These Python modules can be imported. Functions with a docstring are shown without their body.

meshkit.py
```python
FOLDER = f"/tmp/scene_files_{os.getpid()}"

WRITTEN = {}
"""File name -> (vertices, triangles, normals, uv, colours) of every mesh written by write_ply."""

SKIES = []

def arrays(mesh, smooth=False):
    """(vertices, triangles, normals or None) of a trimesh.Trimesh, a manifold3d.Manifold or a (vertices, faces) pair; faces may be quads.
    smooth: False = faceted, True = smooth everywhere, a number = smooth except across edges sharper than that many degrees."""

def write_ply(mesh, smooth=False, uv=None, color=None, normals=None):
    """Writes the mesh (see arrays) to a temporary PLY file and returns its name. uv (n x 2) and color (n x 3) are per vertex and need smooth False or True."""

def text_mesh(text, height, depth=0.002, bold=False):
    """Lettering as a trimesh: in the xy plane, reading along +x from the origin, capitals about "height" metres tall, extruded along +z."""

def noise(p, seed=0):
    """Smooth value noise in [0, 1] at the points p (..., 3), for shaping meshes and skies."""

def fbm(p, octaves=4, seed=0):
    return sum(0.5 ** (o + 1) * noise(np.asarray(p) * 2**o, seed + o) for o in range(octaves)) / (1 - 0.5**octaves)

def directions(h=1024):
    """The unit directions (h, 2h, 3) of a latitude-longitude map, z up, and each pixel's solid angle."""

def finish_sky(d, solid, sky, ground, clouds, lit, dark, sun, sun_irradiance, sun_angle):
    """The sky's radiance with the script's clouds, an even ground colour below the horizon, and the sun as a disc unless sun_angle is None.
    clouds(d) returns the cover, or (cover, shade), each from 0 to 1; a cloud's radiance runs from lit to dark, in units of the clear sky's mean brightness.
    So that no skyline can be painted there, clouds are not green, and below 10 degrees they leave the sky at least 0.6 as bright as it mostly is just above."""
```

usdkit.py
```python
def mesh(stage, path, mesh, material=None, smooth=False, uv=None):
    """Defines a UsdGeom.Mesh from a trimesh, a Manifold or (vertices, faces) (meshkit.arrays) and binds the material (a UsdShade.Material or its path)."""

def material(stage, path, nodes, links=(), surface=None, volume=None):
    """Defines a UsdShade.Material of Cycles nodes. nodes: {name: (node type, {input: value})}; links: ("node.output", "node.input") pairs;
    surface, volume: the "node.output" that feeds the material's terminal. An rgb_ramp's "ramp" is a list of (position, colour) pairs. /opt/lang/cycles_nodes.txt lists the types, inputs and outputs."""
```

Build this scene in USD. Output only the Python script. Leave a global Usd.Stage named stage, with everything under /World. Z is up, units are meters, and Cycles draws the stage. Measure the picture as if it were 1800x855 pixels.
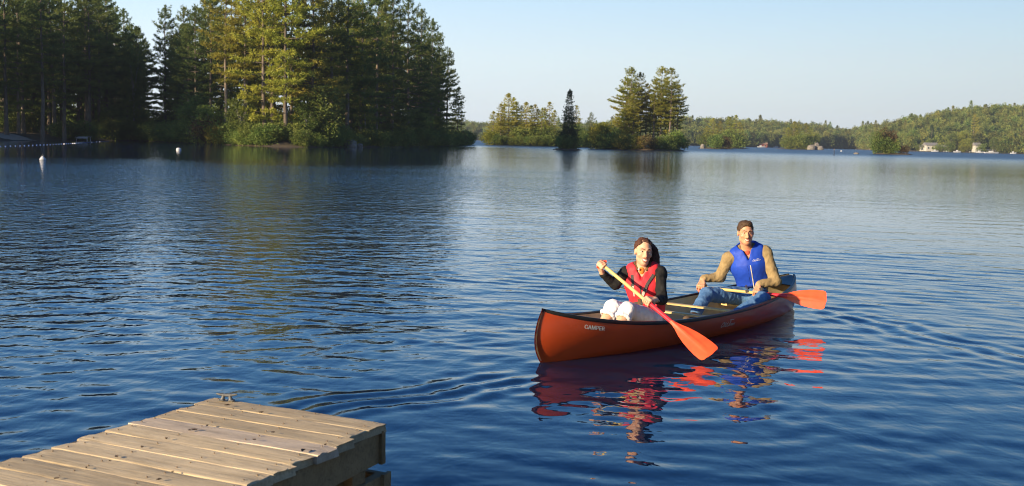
import math, random
import numpy as np, trimesh, shapely
import manifold3d as m3
from pxr import Usd, UsdGeom, UsdLux, UsdShade, Sdf, Gf, Vt
import usdkit, meshkit

stage = Usd.Stage.CreateInMemory()
UsdGeom.SetStageUpAxis(stage, 'Z')
world = UsdGeom.Xform.Define(stage, '/World')
stage.SetDefaultPrim(world.GetPrim())
UsdGeom.Scope.Define(stage, '/World/Looks')
random.seed(4)

# ------------------------------------------------------------------ camera
F, EYE, ROLL, HOR = 2050.0, 1.8, .0235, 245.41      # focal length in photo pixels, eye height, slope of the horizon, horizon at mid picture
def camera_axes():
    p1, p2 = np.array([-900, HOR - 900 * ROLL - 427.5, F]), np.array([900, HOR + 900 * ROLL - 427.5, F])
    up = np.cross(p2, p1); up /= np.linalg.norm(up)
    if up[1] > 0: up = -up
    fwd = np.array([0, 0, 1.]) - up * up[2]; fwd /= np.linalg.norm(fwd)
    right = np.cross(fwd, up)
    if right[0] < 0: right = -right
    return np.stack([right, fwd, up])               # rows: world x, y, z in the lens's (right, down, forward)
CAM = camera_axes()
def ray(px, py): return CAM @ np.array([px - 900, py - 427.5, F])
def at(px, py, Y):                                  # the point seen at a pixel of the photograph, Y metres ahead
    r = ray(px, py); return np.array([0, 0, EYE]) + r * Y / r[1]
def flat(px, py, z):                                # the same, on a level plane
    r = ray(px, py); return np.array([0, 0, EYE]) + r * (z - EYE) / r[2]
cam = UsdGeom.Camera.Define(stage, '/World/camera')
cam.CreateHorizontalApertureAttr(36.0); cam.CreateFocalLengthAttr(36.0 * F / 1800)
cam.CreateFStopAttr(5.6); cam.CreateFocusDistanceAttr(10.5)
cam.CreateClippingRangeAttr(Gf.Vec2f(.05, 20000)); cam.CreateExposureAttr(1.08)
M = np.eye(4); M[:3, 0], M[:3, 1], M[:3, 2], M[:3, 3] = CAM[:, 0], -CAM[:, 1], -CAM[:, 2], [0, 0, EYE]
cam.AddTransformOp().Set(Gf.Matrix4d(*M.T.ravel().tolist()))

# ------------------------------------------------------------------ sky and sun
SUN_AZ, SUN_EL = math.radians(-128), math.radians(17)
SUN = np.array([math.sin(SUN_AZ) * math.cos(SUN_EL), math.cos(SUN_AZ) * math.cos(SUN_EL), math.sin(SUN_EL)])
usdkit.material(stage, '/World/Looks/sky', {
    'sky': ('sky_texture', {'sky_type': 'single_scattering', 'sun_disc': False, 'sun_elevation': SUN_EL, 'sun_rotation': SUN_AZ % (2 * math.pi), 'altitude': 100.0, 'air_density': 1.0, 'aerosol_density': 1.0, 'ozone_density': 1.5}),
    'co': ('texture_coordinate', {}), 'z': ('separate_xyz', {}), 'veil': ('rgb_ramp', {'ramp': [(0, (.78,) * 3), (.07, (.66,) * 3), (.135, (.48,) * 3), (.20, (.20,) * 3), (.32, (.03,) * 3), (1, (.0,) * 3)]}),
    'cm': ('mapping', {'scale': (1.2, 1.2, 9.)}), 'cn': ('noise_texture', {'scale': 1.6, 'detail': 4.}), 'cv': ('map_range', {'from_min': .45, 'from_max': .75, 'to_min': 0., 'to_max': .10, 'clamp': True}),
    'sum': ('math', {'math_type': 'add', 'use_clamp': True}), 'mix': ('mix', {'color2': (3.65, 4.15, 4.75)}),
    'deep': ('rgb_ramp', {'ramp': [(0, (1, 1, 1)), (.07, (.97, .985, 1)), (.13, (.80, .90, 1)), (.20, (.37, .70, 1.)), (.34, (.15, .47, .90)), (1, (.15, .38, .82))]}),
    'xs': ('map_range', {'from_min': -.38, 'from_max': .45, 'to_min': 1.28, 'to_max': .80, 'clamp': True}), 'mul': ('mix', {'mix_type': 'multiply', 'fac': 1.}), 'mul2': ('mix', {'mix_type': 'multiply', 'fac': 1.}),
    'bg': ('background_shader', {'strength': 0.092})},
    [('co.generated', 'z.vector'), ('z.z', 'veil.fac'), ('co.generated', 'cm.vector'), ('cm.vector', 'cn.vector'), ('cn.fac', 'cv.value'), ('veil.color', 'sum.value1'), ('cv.result', 'sum.value2'), ('sum.value', 'mix.fac'), ('sky.color', 'mix.color1'), ('mix.color', 'mul.color1'), ('z.z', 'deep.fac'), ('deep.color', 'mul.color2'), ('mul.color', 'mul2.color1'), ('z.x', 'xs.value'), ('xs.result', 'mul2.color2'), ('mul2.color', 'bg.color')], surface='bg.background')
dome = UsdLux.DomeLight.Define(stage, '/World/sky')
UsdShade.MaterialBindingAPI.Apply(dome.GetPrim()).Bind(UsdShade.Material.Get(stage, '/World/Looks/sky'))
dome.GetPrim().SetCustomDataByKey('kind', 'structure'); dome.GetPrim().SetCustomDataByKey('label', 'clear pale blue evening sky'); dome.GetPrim().SetCustomDataByKey('category', 'sky')
sun = UsdLux.DistantLight.Define(stage, '/World/sun')
sun.CreateNormalizeAttr(True); sun.CreateIntensityAttr(1.22); sun.CreateAngleAttr(0.5); sun.CreateColorAttr(Gf.Vec3f(1.0, .79, .50))
zx = np.cross([0, 0, 1.], SUN); zx /= np.linalg.norm(zx)
Ms = np.eye(4); Ms[:3, 0], Ms[:3, 1], Ms[:3, 2] = zx, np.cross(SUN, zx), SUN
sun.AddTransformOp().Set(Gf.Matrix4d(*Ms.T.ravel().tolist()))

# ------------------------------------------------------------------ helpers
taken = {}
def numbered(parent, name):
    n = taken.get((parent, name), 0); taken[(parent, name)] = n + 1
    return f'{parent}/{name}' + (f'_{n:03d}' if n else '')
def tag(p, label=None, cat=None, group=None, kind=None):
    p = p.GetPrim() if hasattr(p, 'GetPrim') else p
    for k, v in (('label', label), ('category', cat), ('group', group), ('kind', kind)):
        if v: p.SetCustomDataByKey(k, v)
    return p
def pth(parent): return '/World' if parent is None else str(parent.GetPath())
def obj(name, mesh, m, parent=None, smooth=False):
    if isinstance(mesh, MB): mesh = mesh.get()
    if isinstance(mesh, tuple):                     # without loose vertices
        v, f, _ = meshkit.arrays(mesh); u, f = np.unique(f, return_inverse=True); mesh = (v[u], f.reshape(-1, 3))
    return usdkit.mesh(stage, numbered(pth(parent), name), mesh, m, smooth).GetPrim()
def thing(name, label, cat, loc=(0, 0, 0), rz=0., group=None, scale=None, tilt=None):
    x = UsdGeom.Xform.Define(stage, numbered('/World', name))
    x.AddTranslateOp().Set(Gf.Vec3d(*map(float, loc)))
    x.AddRotateXYZOp().Set(Gf.Vec3f(tilt[0] if tilt else 0, tilt[1] if tilt else 0, math.degrees(rz)))
    s = (1, 1, 1) if scale is None else (scale,) * 3 if np.ndim(scale) == 0 else scale
    x.AddScaleOp().Set(Gf.Vec3f(*map(float, s)))
    return tag(x, label, cat, group)
def dup(src, name, label, cat, loc, rz=0., group=None, scale=None, tilt=None):
    t = thing(name, label, cat, loc, rz, group, scale, tilt)
    t.GetReferences().AddInternalReference(src.GetPath()); t.SetInstanceable(True)
    return t
def part(name, mesh, m, parent, label=None, smooth=False):
    return tag(obj(name, mesh, m, parent, smooth), label)
def struct(name, mesh, m, label=None, cat=None, smooth=False, kind='structure'):
    return tag(obj(name, mesh, m, None, smooth), label, cat, None, kind)

class MB:
    """Collects shapes into one mesh."""
    def __init__(s): s.v, s.f, s.n = [], [], 0
    def add(s, v, f):
        v, f = np.asarray(v, float), np.asarray(f, int)
        if f.ndim == 2 and f.shape[1] == 4: f = np.vstack([f[:, [0, 1, 2]], f[:, [0, 2, 3]]])
        s.v.append(v); s.f.append(f + s.n); s.n += len(v); return s
    def tm(s, m): return s.add(m.vertices, m.faces)
    def box(s, c, size, rz=0., bev=0.):
        b = rbox(size, bev) if bev else trimesh.creation.box(size)
        b.apply_transform(trimesh.transformations.rotation_matrix(rz, [0, 0, 1])); b.apply_translation(c)
        return s.tm(b)
    def tube(s, pts, r, n=6, caps=True): return s.add(*tube(pts, r, n, caps))
    def get(s): return np.vstack(s.v), np.vstack(s.f)
def rbox(size, bev):
    x, y, z = np.array(size) / 2
    pts = [(sx * (x - bx), sy * (y - by), sz * (z - bz)) for sx in (-1, 1) for sy in (-1, 1) for sz in (-1, 1) for bx, by, bz in ((bev, bev, 0), (bev, 0, bev), (0, bev, bev))]
    return trimesh.convex.convex_hull(np.array(pts))
def tube(pts, r, n=6, caps=True):
    pts = np.asarray(pts, float); k = len(pts); r = np.broadcast_to(r, (k,))
    t = np.gradient(pts, axis=0); t /= np.maximum(np.linalg.norm(t, axis=1, keepdims=True), 1e-9)
    ref = np.array([0, 0, 1.]) if abs(t[0][2]) < .9 else np.array([1., 0, 0])
    a = np.arange(n) * 2 * np.pi / n; V = []
    for i in range(k):
        u = np.cross(t[i], ref); u /= np.linalg.norm(u); w = np.cross(t[i], u); ref = np.cross(u, t[i])
        V.append(pts[i] + r[i] * (np.cos(a)[:, None] * u + np.sin(a)[:, None] * w))
    V = np.vstack(V); i, j = np.meshgrid(np.arange(k - 1), np.arange(n), indexing='ij'); j2 = (j + 1) % n
    q = np.stack([i * n + j, i * n + j2, (i + 1) * n + j2, (i + 1) * n + j], -1).reshape(-1, 4)
    f = np.vstack([q[:, [0, 1, 2]], q[:, [0, 2, 3]]])
    if caps:
        V = np.vstack([V, pts[:1], pts[-1:]]); c0, c1 = len(V) - 2, len(V) - 1; jj = np.arange(n)
        f = np.vstack([f, np.stack([np.full(n, c0), (jj + 1) % n, jj], 1), np.stack([np.full(n, c1), (k - 1) * n + jj, (k - 1) * n + (jj + 1) % n], 1)])
    return V, f[:, ::-1]
def smoothstep(a, b, x): t = np.clip((x - a) / (b - a), 0, 1); return t * t * (3 - 2 * t)

# ------------------------------------------------------------------ materials
def mat(name, c1, c2=None, rough=.6, scale=5., bump=0., bscale=40., stretch=(1, 1, 1), rnd=0., detail=5., lo=.35, hi=.65, spec=.3, extra=None, space='object', metal=0.):
    """A surface whose colour wanders between c1 and c2; rnd lets repeats differ in brightness."""
    c2 = c2 or c1
    n = {'co': ('texture_coordinate', {}), 'map': ('mapping', {'scale': stretch}), 'n': ('noise_texture', {'scale': scale, 'detail': detail, 'roughness': .6}),
         'r': ('rgb_ramp', {'ramp': [(0, c1), (lo, c1), (hi, c2), (1, c2)]}), 'p': ('principled_bsdf', {'roughness': rough, 'specular_ior_level': spec, 'metallic': metal, **(extra or {})})}
    src = 'co.object' if space == 'object' else 'geo.position'
    if space != 'object': n['geo'] = ('geometry', {})
    l = [(src, 'map.vector'), ('map.vector', 'n.vector'), ('n.fac', 'r.fac')]
    out = 'r.color'
    if rnd:
        n['oi'] = ('object_info', {}); n['mr'] = ('map_range', {'to_min': 1 - rnd, 'to_max': 1 + rnd}); n['hs'] = ('hsv', {})
        l += [('oi.random', 'mr.value'), ('mr.result', 'hs.value'), (out, 'hs.color')]; out = 'hs.color'
    l.append((out, 'p.base_color'))
    if bump:
        n['bn'] = ('noise_texture', {'scale': bscale, 'detail': 6.}); n['b'] = ('bump', {'strength': .6, 'distance': bump})
        l += [('map.vector', 'bn.vector'), ('bn.fac', 'b.height'), ('b.normal', 'p.normal')]
    return usdkit.material(stage, '/World/Looks/' + name, n, l, surface='p.BSDF')
def leaf_mat(name, c1, c2, scale=.6, rnd=.25, trans=.48, hue=.02):
    n = {'co': ('texture_coordinate', {}), 'n': ('noise_texture', {'scale': scale, 'detail': 4.}), 'r': ('rgb_ramp', {'ramp': [(0, c1), (.35, c1), (.65, c2), (1, c2)]}),
         'oi': ('object_info', {}), 'mr': ('map_range', {'to_min': 1 - rnd, 'to_max': 1 + rnd}), 'mh': ('map_range', {'to_min': .5 - hue, 'to_max': .5 + hue}),
         'wn': ('white_noise_texture', {'dimensions': '1D'}), 'hs': ('hsv', {}), 'd': ('principled_bsdf', {'roughness': .55, 'specular_ior_level': .25}), 't': ('translucent_bsdf', {}), 'm': ('mix_closure', {'fac': trans})}
    l = [('co.object', 'n.vector'), ('n.fac', 'r.fac'), ('oi.random', 'mr.value'), ('oi.random', 'wn.w'), ('wn.value', 'mh.value'), ('mh.result', 'hs.hue'), ('mr.result', 'hs.value'), ('r.color', 'hs.color'),
         ('hs.color', 'd.base_color'), ('hs.color', 't.color'), ('d.BSDF', 'm.closure1'), ('t.BSDF', 'm.closure2')]
    return usdkit.material(stage, '/World/Looks/' + name, n, l, surface='m.closure')
BARK = mat('bark', (.10, .075, .055), (.17, .14, .115), .9, 3, .03, 8, (3, 3, .6), .25)
BIRCH = mat('pale_bark', (.30, .29, .27), (.16, .14, .12), .8, 2, .01, 8, (2, 2, 3))
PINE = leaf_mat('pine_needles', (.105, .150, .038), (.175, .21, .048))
PINE_SUNLIT = leaf_mat('sun_tinted_pine_needles', (.26, .275, .038), (.36, .335, .052))  # needles again, with low sun on the crowns put into a brighter colour
SPRUCE = leaf_mat('spruce_needles', (.045, .080, .035), (.065, .10, .04))
GREEN = leaf_mat('green_leaves', (.115, .17, .036), (.20, .23, .048))
YELLOW = leaf_mat('yellow_leaves', (.26, .23, .03), (.17, .19, .03))
RUST = leaf_mat('rusty_leaves', (.14, .088, .038), (.085, .085, .032))
FAR = leaf_mat('far_leaves', (.10, .14, .034), (.22, .22, .048), .15, .40, .35, .03)
SOIL = mat('forest_floor', (.055, .042, .028), (.095, .070, .042), .95, .6, .05, 3, space='world')
SAND = mat('beach_sand', (.30, .25, .19), (.38, .32, .25), .95, 2., .02, 20, space='world')
ROCK = mat('rock', (.10, .09, .08), (.22, .195, .17), .85, 1.3, .06, 4)
# ------------------------------------------------------------------ canoe frame: t metres from the bow, l towards the near side
BOW, STERN = flat(938, 642, 0), flat(1394, 541, 0)
CL = float(np.linalg.norm(STERN - BOW)); CA = (STERN - BOW) / CL; CB = np.array([CA[1], -CA[0], 0])
def cw(t, l, z):
    t, l, z = np.broadcast_arrays(np.asarray(t, float), l, z)
    return BOW + t[..., None] * CA + l[..., None] * CB + np.asarray(z)[..., None] * np.array([0, 0, 1.])
def half_beam(u): return .445 * np.clip(1 - np.abs(2 * u - 1.02) ** 2.35, 0, 1) ** .82
def sheer(u): return .228 + .215 * np.clip(1 - u / .46, 0, 1) ** 2.4 + .15 * np.clip((u - .5) / .5, 0, 1) ** 2.2
def keel(u): return -.105 + .05 * np.abs(2 * u - 1) ** 4
def stem(z, rise):                                  # how far the stem stands back from its foremost point, by height
    x = (z - rise * .42) / rise
    return .20 * np.abs(x) ** 2.0 + .34 * np.clip(-x - .15, 0, 1) ** 1.6

# ------------------------------------------------------------------ water
def waves(x, y):
    """Height of the surface: swell with long crests, the canoe's wake and the rings round the paddle."""
    z = np.zeros_like(x)
    rng = np.random.default_rng(11)
    spacing = np.maximum.reduce([.036 + 0 * x, .036 + .02 * (y - 17.5), .055 * (np.abs(x - 1.2) - 5.4) + .034])   # the sheet's own grid
    m = .45 + .9 * meshkit.fbm(np.stack([x * .22, y * .16, 0 * x], -1), 3, 5)
    m = m * (1 - .75 * np.exp(-((x - 1.8) / 3.) ** 2 - ((y - 8.6) / 3.) ** 2))
    for k in range(26):
        lam = .16 * 1.105 ** k * rng.uniform(.9, 1.1); th = rng.normal(.15, .25); ph = rng.uniform(0, 6.28)
        kx, ky = 2 * np.pi / lam * math.sin(th), 2 * np.pi / lam * math.cos(th)
        warp = .35 * lam * np.sin(x * .9 / lam * .3 + y * .4 + k)
        amp = .0017 * lam * (1.5 if lam < .5 else .55) * m * smoothstep(2.2, 4.5, lam / spacing)
        if k % 5 < 3: cx, cy = rng.normal(1., 1.3), rng.normal(3.2, .9); z += amp * np.sin(2 * np.pi / lam * (np.hypot(x - cx, y - cy) + warp) + ph) * (.6 + .5 * np.sin(np.arctan2(x - cx, y - cy) * 5 + k))
        else: z += amp * np.sin(kx * x + ky * (y + warp) + ph)
    for (cx, cy, lam, amp, r1, dec) in ((1.2, 8.6, .30, .0020, .3, 2.6), (3.3, 11.4, .34, .0016, .3, 2.6), (.45, 8.9, .24, .0014, .4, 2.2), (1.0, 9.9, .52, .0026, .8, 4.2), (3.0, 13.2, .6, .0045, .8, 6.)):
        r = np.hypot(x - cx, y - cy) + .10 * meshkit.fbm(np.stack([x * .8, y * .8, 0 * x], -1), 2, 9)
        z += amp * np.cos(2 * np.pi * r / lam) * smoothstep(0, r1, r) * np.exp(-r / dec) * smoothstep(2.2, 4.5, lam / spacing)
    for (p, q, lam, amp, wid) in (((.35, 9.0), (-2.2, 6.5), .26, .0085, .38), ((3.3, 13.0), (5.6, 7.2), .32, .0095, .42), ((1.1, 9.0), (3.8, 5.0), .30, .0022, .5), ((2.6, 13.2), (-2.5, 15.8), .34, .006, .6)):
        p, q = np.array(p), np.array(q); d = (q - p) / np.linalg.norm(q - p); nrm = np.array([d[1], -d[0]])
        s = (x - p[0]) * d[0] + (y - p[1]) * d[1]; w = (x - p[0]) * nrm[0] + (y - p[1]) * nrm[1] + .06 * np.sin(s * 2.3) + .05 * np.sin(s * 5.1 + 1)
        env = np.exp(-(w / wid) ** 2) * smoothstep(-.2, .8, s) * np.exp(-np.clip(s, 0, 99) / 5.)
        z += amp * np.cos(2 * np.pi * w / lam) * env
    return z
def graded(lo, hi, a, b, h, g):                     # fine steps h from a to b, growing by g outside
    mid = list(np.arange(a, b, h)); s, x = h, b
    while x < hi: mid.append(x); s *= g; x += s
    mid.append(hi); s, x, low = h, a, []
    while x > lo: s *= g; x -= s; low.append(max(x, lo))
    return np.array(low[::-1] + mid)
gx, gy = graded(-2600, 2600, -4.2, 6.6, .034, 1.055), graded(-300, 3200, 4.4, 17.5, .036, 1.02)
X, Y = np.meshgrid(gx, gy, indexing='ij')
Z = waves(X, Y)
ii, jj = np.meshgrid(np.arange(len(gx) - 1), np.arange(len(gy) - 1), indexing='ij')
q = np.stack([ii, ii + 1, ii + 1, ii], -1).reshape(-1, 4) * len(gy) + np.stack([jj, jj, jj + 1, jj + 1], -1).reshape(-1, 4)
uu = np.linspace(.03, .97, 60)
rel = np.stack([X, Y], -1).reshape(-1, 2) - BOW[:2]
tt, ll = rel @ CA[:2], rel @ CB[:2]
inside = (np.abs(ll) < np.interp(tt / CL, uu, half_beam(uu) * .70 - .03, -1, -1))
Zf = Z.ravel()
damp = np.interp(np.abs(ll) - np.interp(tt / CL, uu, half_beam(uu) * .85, -1, -1), [0, .25], [.35, 1])
q = q[~inside[q].all(1)]
def water_material():
    n = {'geo': ('geometry', {}), 'sep': ('separate_xyz', {}),
         'm1': ('mapping', {'scale': (1.5, .85, 1.0), 'rotation': (0, 0, .12)}), 'n1': ('noise_texture', {'scale': 2.1, 'detail': 3., 'roughness': .55, 'distortion': .3}),
         'm2': ('mapping', {'scale': (.8, 1.2, 1.0), 'rotation': (0, 0, -.10)}), 'n2': ('noise_texture', {'scale': 3.6, 'detail': 2., 'roughness': .5}),
         'big': ('noise_texture', {'scale': .045, 'detail': 3., 'roughness': .6}), 'bigm': ('mapping', {'scale': (.6, 1.6, 1.0)}),
         'patch': ('map_range', {'from_min': .40, 'from_max': .62, 'to_min': .75, 'to_max': 1.15, 'clamp': True}),
         'len': ('vector_math', {'math_type': 'length'}),
         # sheltered, smooth water under the left shore and behind the islands; wind ripples in mid lake; smoother again by the dock
         'calm': ('map_range', {'from_min': 62., 'from_max': 86., 'to_min': 0., 'to_max': 1., 'clamp': True}), 'lee': ('map_range', {'from_min': -9., 'from_max': 5., 'to_min': .91, 'to_max': .45, 'clamp': True}),
         'wind': ('map_range', {'from_min': 230., 'from_max': 340., 'to_min': 1., 'to_max': 0., 'clamp': True}), 'k1': ('math', {'math_type': 'multiply'}), 'k2': ('math', {'math_type': 'multiply'}), 'far': ('math', {'math_type': 'subtract', 'value1': 1.}),
         'near': ('map_range', {'from_min': 7., 'from_max': 42., 'to_min': .20, 'to_max': 1., 'clamp': True}),
         'side': ('map_range', {'from_min': -9., 'from_max': 9., 'to_min': .92, 'to_max': .17, 'clamp': True}),
         'a': ('math', {'math_type': 'multiply'}), 'b': ('math', {'math_type': 'multiply'}), 'c': ('math', {'math_type': 'multiply'}),
         'add': ('math', {'math_type': 'multiply_add', 'value2': .5}), 'h': ('math', {'math_type': 'multiply'}),
         'rd': ('map_range', {'from_min': 55., 'from_max': 280., 'to_min': .0, 'to_max': .34, 'clamp': True}), 'rc': ('math', {'math_type': 'multiply'}), 'rb': ('math', {'math_type': 'add', 'value2': .025}), 'bump': ('bump', {'strength': 1., 'distance': .085}),
         'p': ('principled_bsdf', {'base_color': (.003, .010, .026), 'roughness': .025, 'ior': 1.333, 'specular_ior_level': .5, 'specular_tint': (.8, .9, 1.)})}
    l = [('geo.position', 'm1.vector'), ('m1.vector', 'n1.vector'), ('geo.position', 'm2.vector'), ('m2.vector', 'n2.vector'), ('geo.position', 'bigm.vector'), ('bigm.vector', 'big.vector'), ('big.fac', 'patch.value'),
         ('geo.position', 'len.vector1'), ('len.value', 'calm.value'), ('len.value', 'wind.value'), ('sep.x', 'lee.value'), ('calm.result', 'k1.value1'), ('lee.result', 'k1.value2'), ('k1.value', 'k2.value1'), ('wind.result', 'k2.value2'), ('k2.value', 'far.value2'), ('len.value', 'near.value'), ('geo.position', 'sep.vector'), ('sep.x', 'side.value'),
         ('far.value', 'a.value1'), ('near.result', 'a.value2'), ('a.value', 'b.value1'), ('side.result', 'b.value2'), ('b.value', 'c.value1'), ('patch.result', 'c.value2'),
         ('len.value', 'rd.value'), ('rd.result', 'rc.value1'), ('far.value', 'rc.value2'), ('rc.value', 'rb.value1'), ('rb.value', 'p.roughness'), ('n2.fac', 'add.value1'), ('n1.fac', 'add.value3'), ('add.value', 'h.value1'), ('c.value', 'h.value2'), ('h.value', 'bump.height'), ('bump.normal', 'p.normal')]
    return usdkit.material(stage, '/World/Looks/lake_water', n, l, surface='p.BSDF')
WATER = water_material()
struct('water', (np.stack([X.ravel(), Y.ravel(), Zf * damp], 1), q), WATER, 'deep blue rippled lake water with canoe wake', 'lake', True)

# ------------------------------------------------------------------ land
def XP(px, d): return (px - 904) / F * d
LEFT = shapely.Polygon([(-600, -40), (-190, 40), (-135, 92), (-98, 122), (XP(0, 156), 156), (XP(100, 182), 182), (XP(160, 188), 188), (XP(240, 206), 206), (XP(330, 184), 184), (XP(420, 169), 169), (XP(480, 165), 165), (XP(545, 168), 168),
                        (XP(600, 178), 178), (XP(700, 202), 202), (XP(780, 250), 250), (XP(826, 305), 305), (XP(829, 318), 318), (-17, 326), (-40, 305), (-62, 285), (-110, 280), (-300, 330), (-600, 330)])
def left_height(x, y):
    p = shapely.points(x, y); d = shapely.distance(LEFT.exterior, p); d = np.where(shapely.contains_xy(LEFT, x, y), d, -d)
    h = np.where(d > 0, .9 * smoothstep(0, 5, d) + 1.6 * smoothstep(4, 45, d) + 5 * smoothstep(60, 250, d), np.maximum(d * .25, -1.5))
    return h + .25 * (meshkit.fbm(np.stack([x * .25, y * .25, 0 * x], -1), 3, 2) - .5) * smoothstep(-2, 3, d)
lx, ly = np.meshgrid(np.concatenate([np.arange(-600, -130, 10.), np.arange(-130, -2, 1.6)]), np.arange(-40, 332, 1.6), indexing='ij')
lh = left_height(lx.ravel(), ly.ravel())
def grid_faces(a, b):
    i, j = np.meshgrid(np.arange(a - 1), np.arange(b - 1), indexing='ij'); i, j = i.ravel(), j.ravel()
    return np.stack([i * b + j, (i + 1) * b + j, (i + 1) * b + j + 1, i * b + j + 1], 1)
lf = grid_faces(*lx.shape); lf = lf[(lh[lf] > -1.4).any(1)]
struct('left_shore_ground', (np.stack([lx.ravel(), ly.ravel(), lh], 1), lf), SOIL, 'dark wooded ground of the left shore and its headland', 'shore', True)
bx, by = np.meshgrid(np.arange(-83, -70, .8), np.arange(159, 177, .8), indexing='ij')
bz = left_height(bx.ravel(), by.ravel()) + .05
bf = grid_faces(*bx.shape); bc = np.stack([bx.ravel(), by.ravel()], 1)[bf].mean(1)
bf = bf[(((bc[:, 0] + 75.5) / 6.2) ** 2 + ((bc[:, 1] - 168) / 7.5) ** 2 + .5 * meshkit.fbm(np.c_[bc * .5, 0 * bc[:, 0]], 2, 3) < 1.2)]
struct('beach', (np.stack([bx.ravel(), by.ravel(), bz], 1), bf), SAND, 'small sandy beach under the pines at far left', 'beach', True)

# far shore: distance of the waterline and height of the ground behind it, by picture column
SHORE_PX = [-900, 300, 780, 900, 1000, 1200, 1340, 1440, 1505, 1530, 1600, 1700, 1800, 2100, 2600]
SHORE_D = [1250, 1250, 1250, 1240, 1180, 1000, 1040, 1120, 1150, 950, 860, 830, 820, 800, 760]
HILL = [8, 8, 8, 8, 9, 14, 14, 13, 10, 12, 19, 26, 30, 33, 33]
def far_height(px, inland): return np.where(inland < 0, np.maximum(inland * .3, -1.5), .6 * smoothstep(0, 8, inland) + np.interp(px, SHORE_PX, HILL) * smoothstep(10, 190, inland))
fp, fi = np.meshgrid(np.arange(-900, 2601, 20.), np.array([-6, 0, 4, 8, 14, 25, 40, 60, 80, 105, 130, 160, 190, 250, 400, 900, 1400.]), indexing='ij')
fr = np.interp(fp, SHORE_PX, SHORE_D) + fi
struct('far_shore_ground', (np.stack([XP(fp, fr).ravel(), fr.ravel(), far_height(fp, fi).ravel()], 1), grid_faces(*fp.shape)), SOIL, 'low wooded hills along the far shore', 'hills', True)

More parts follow.
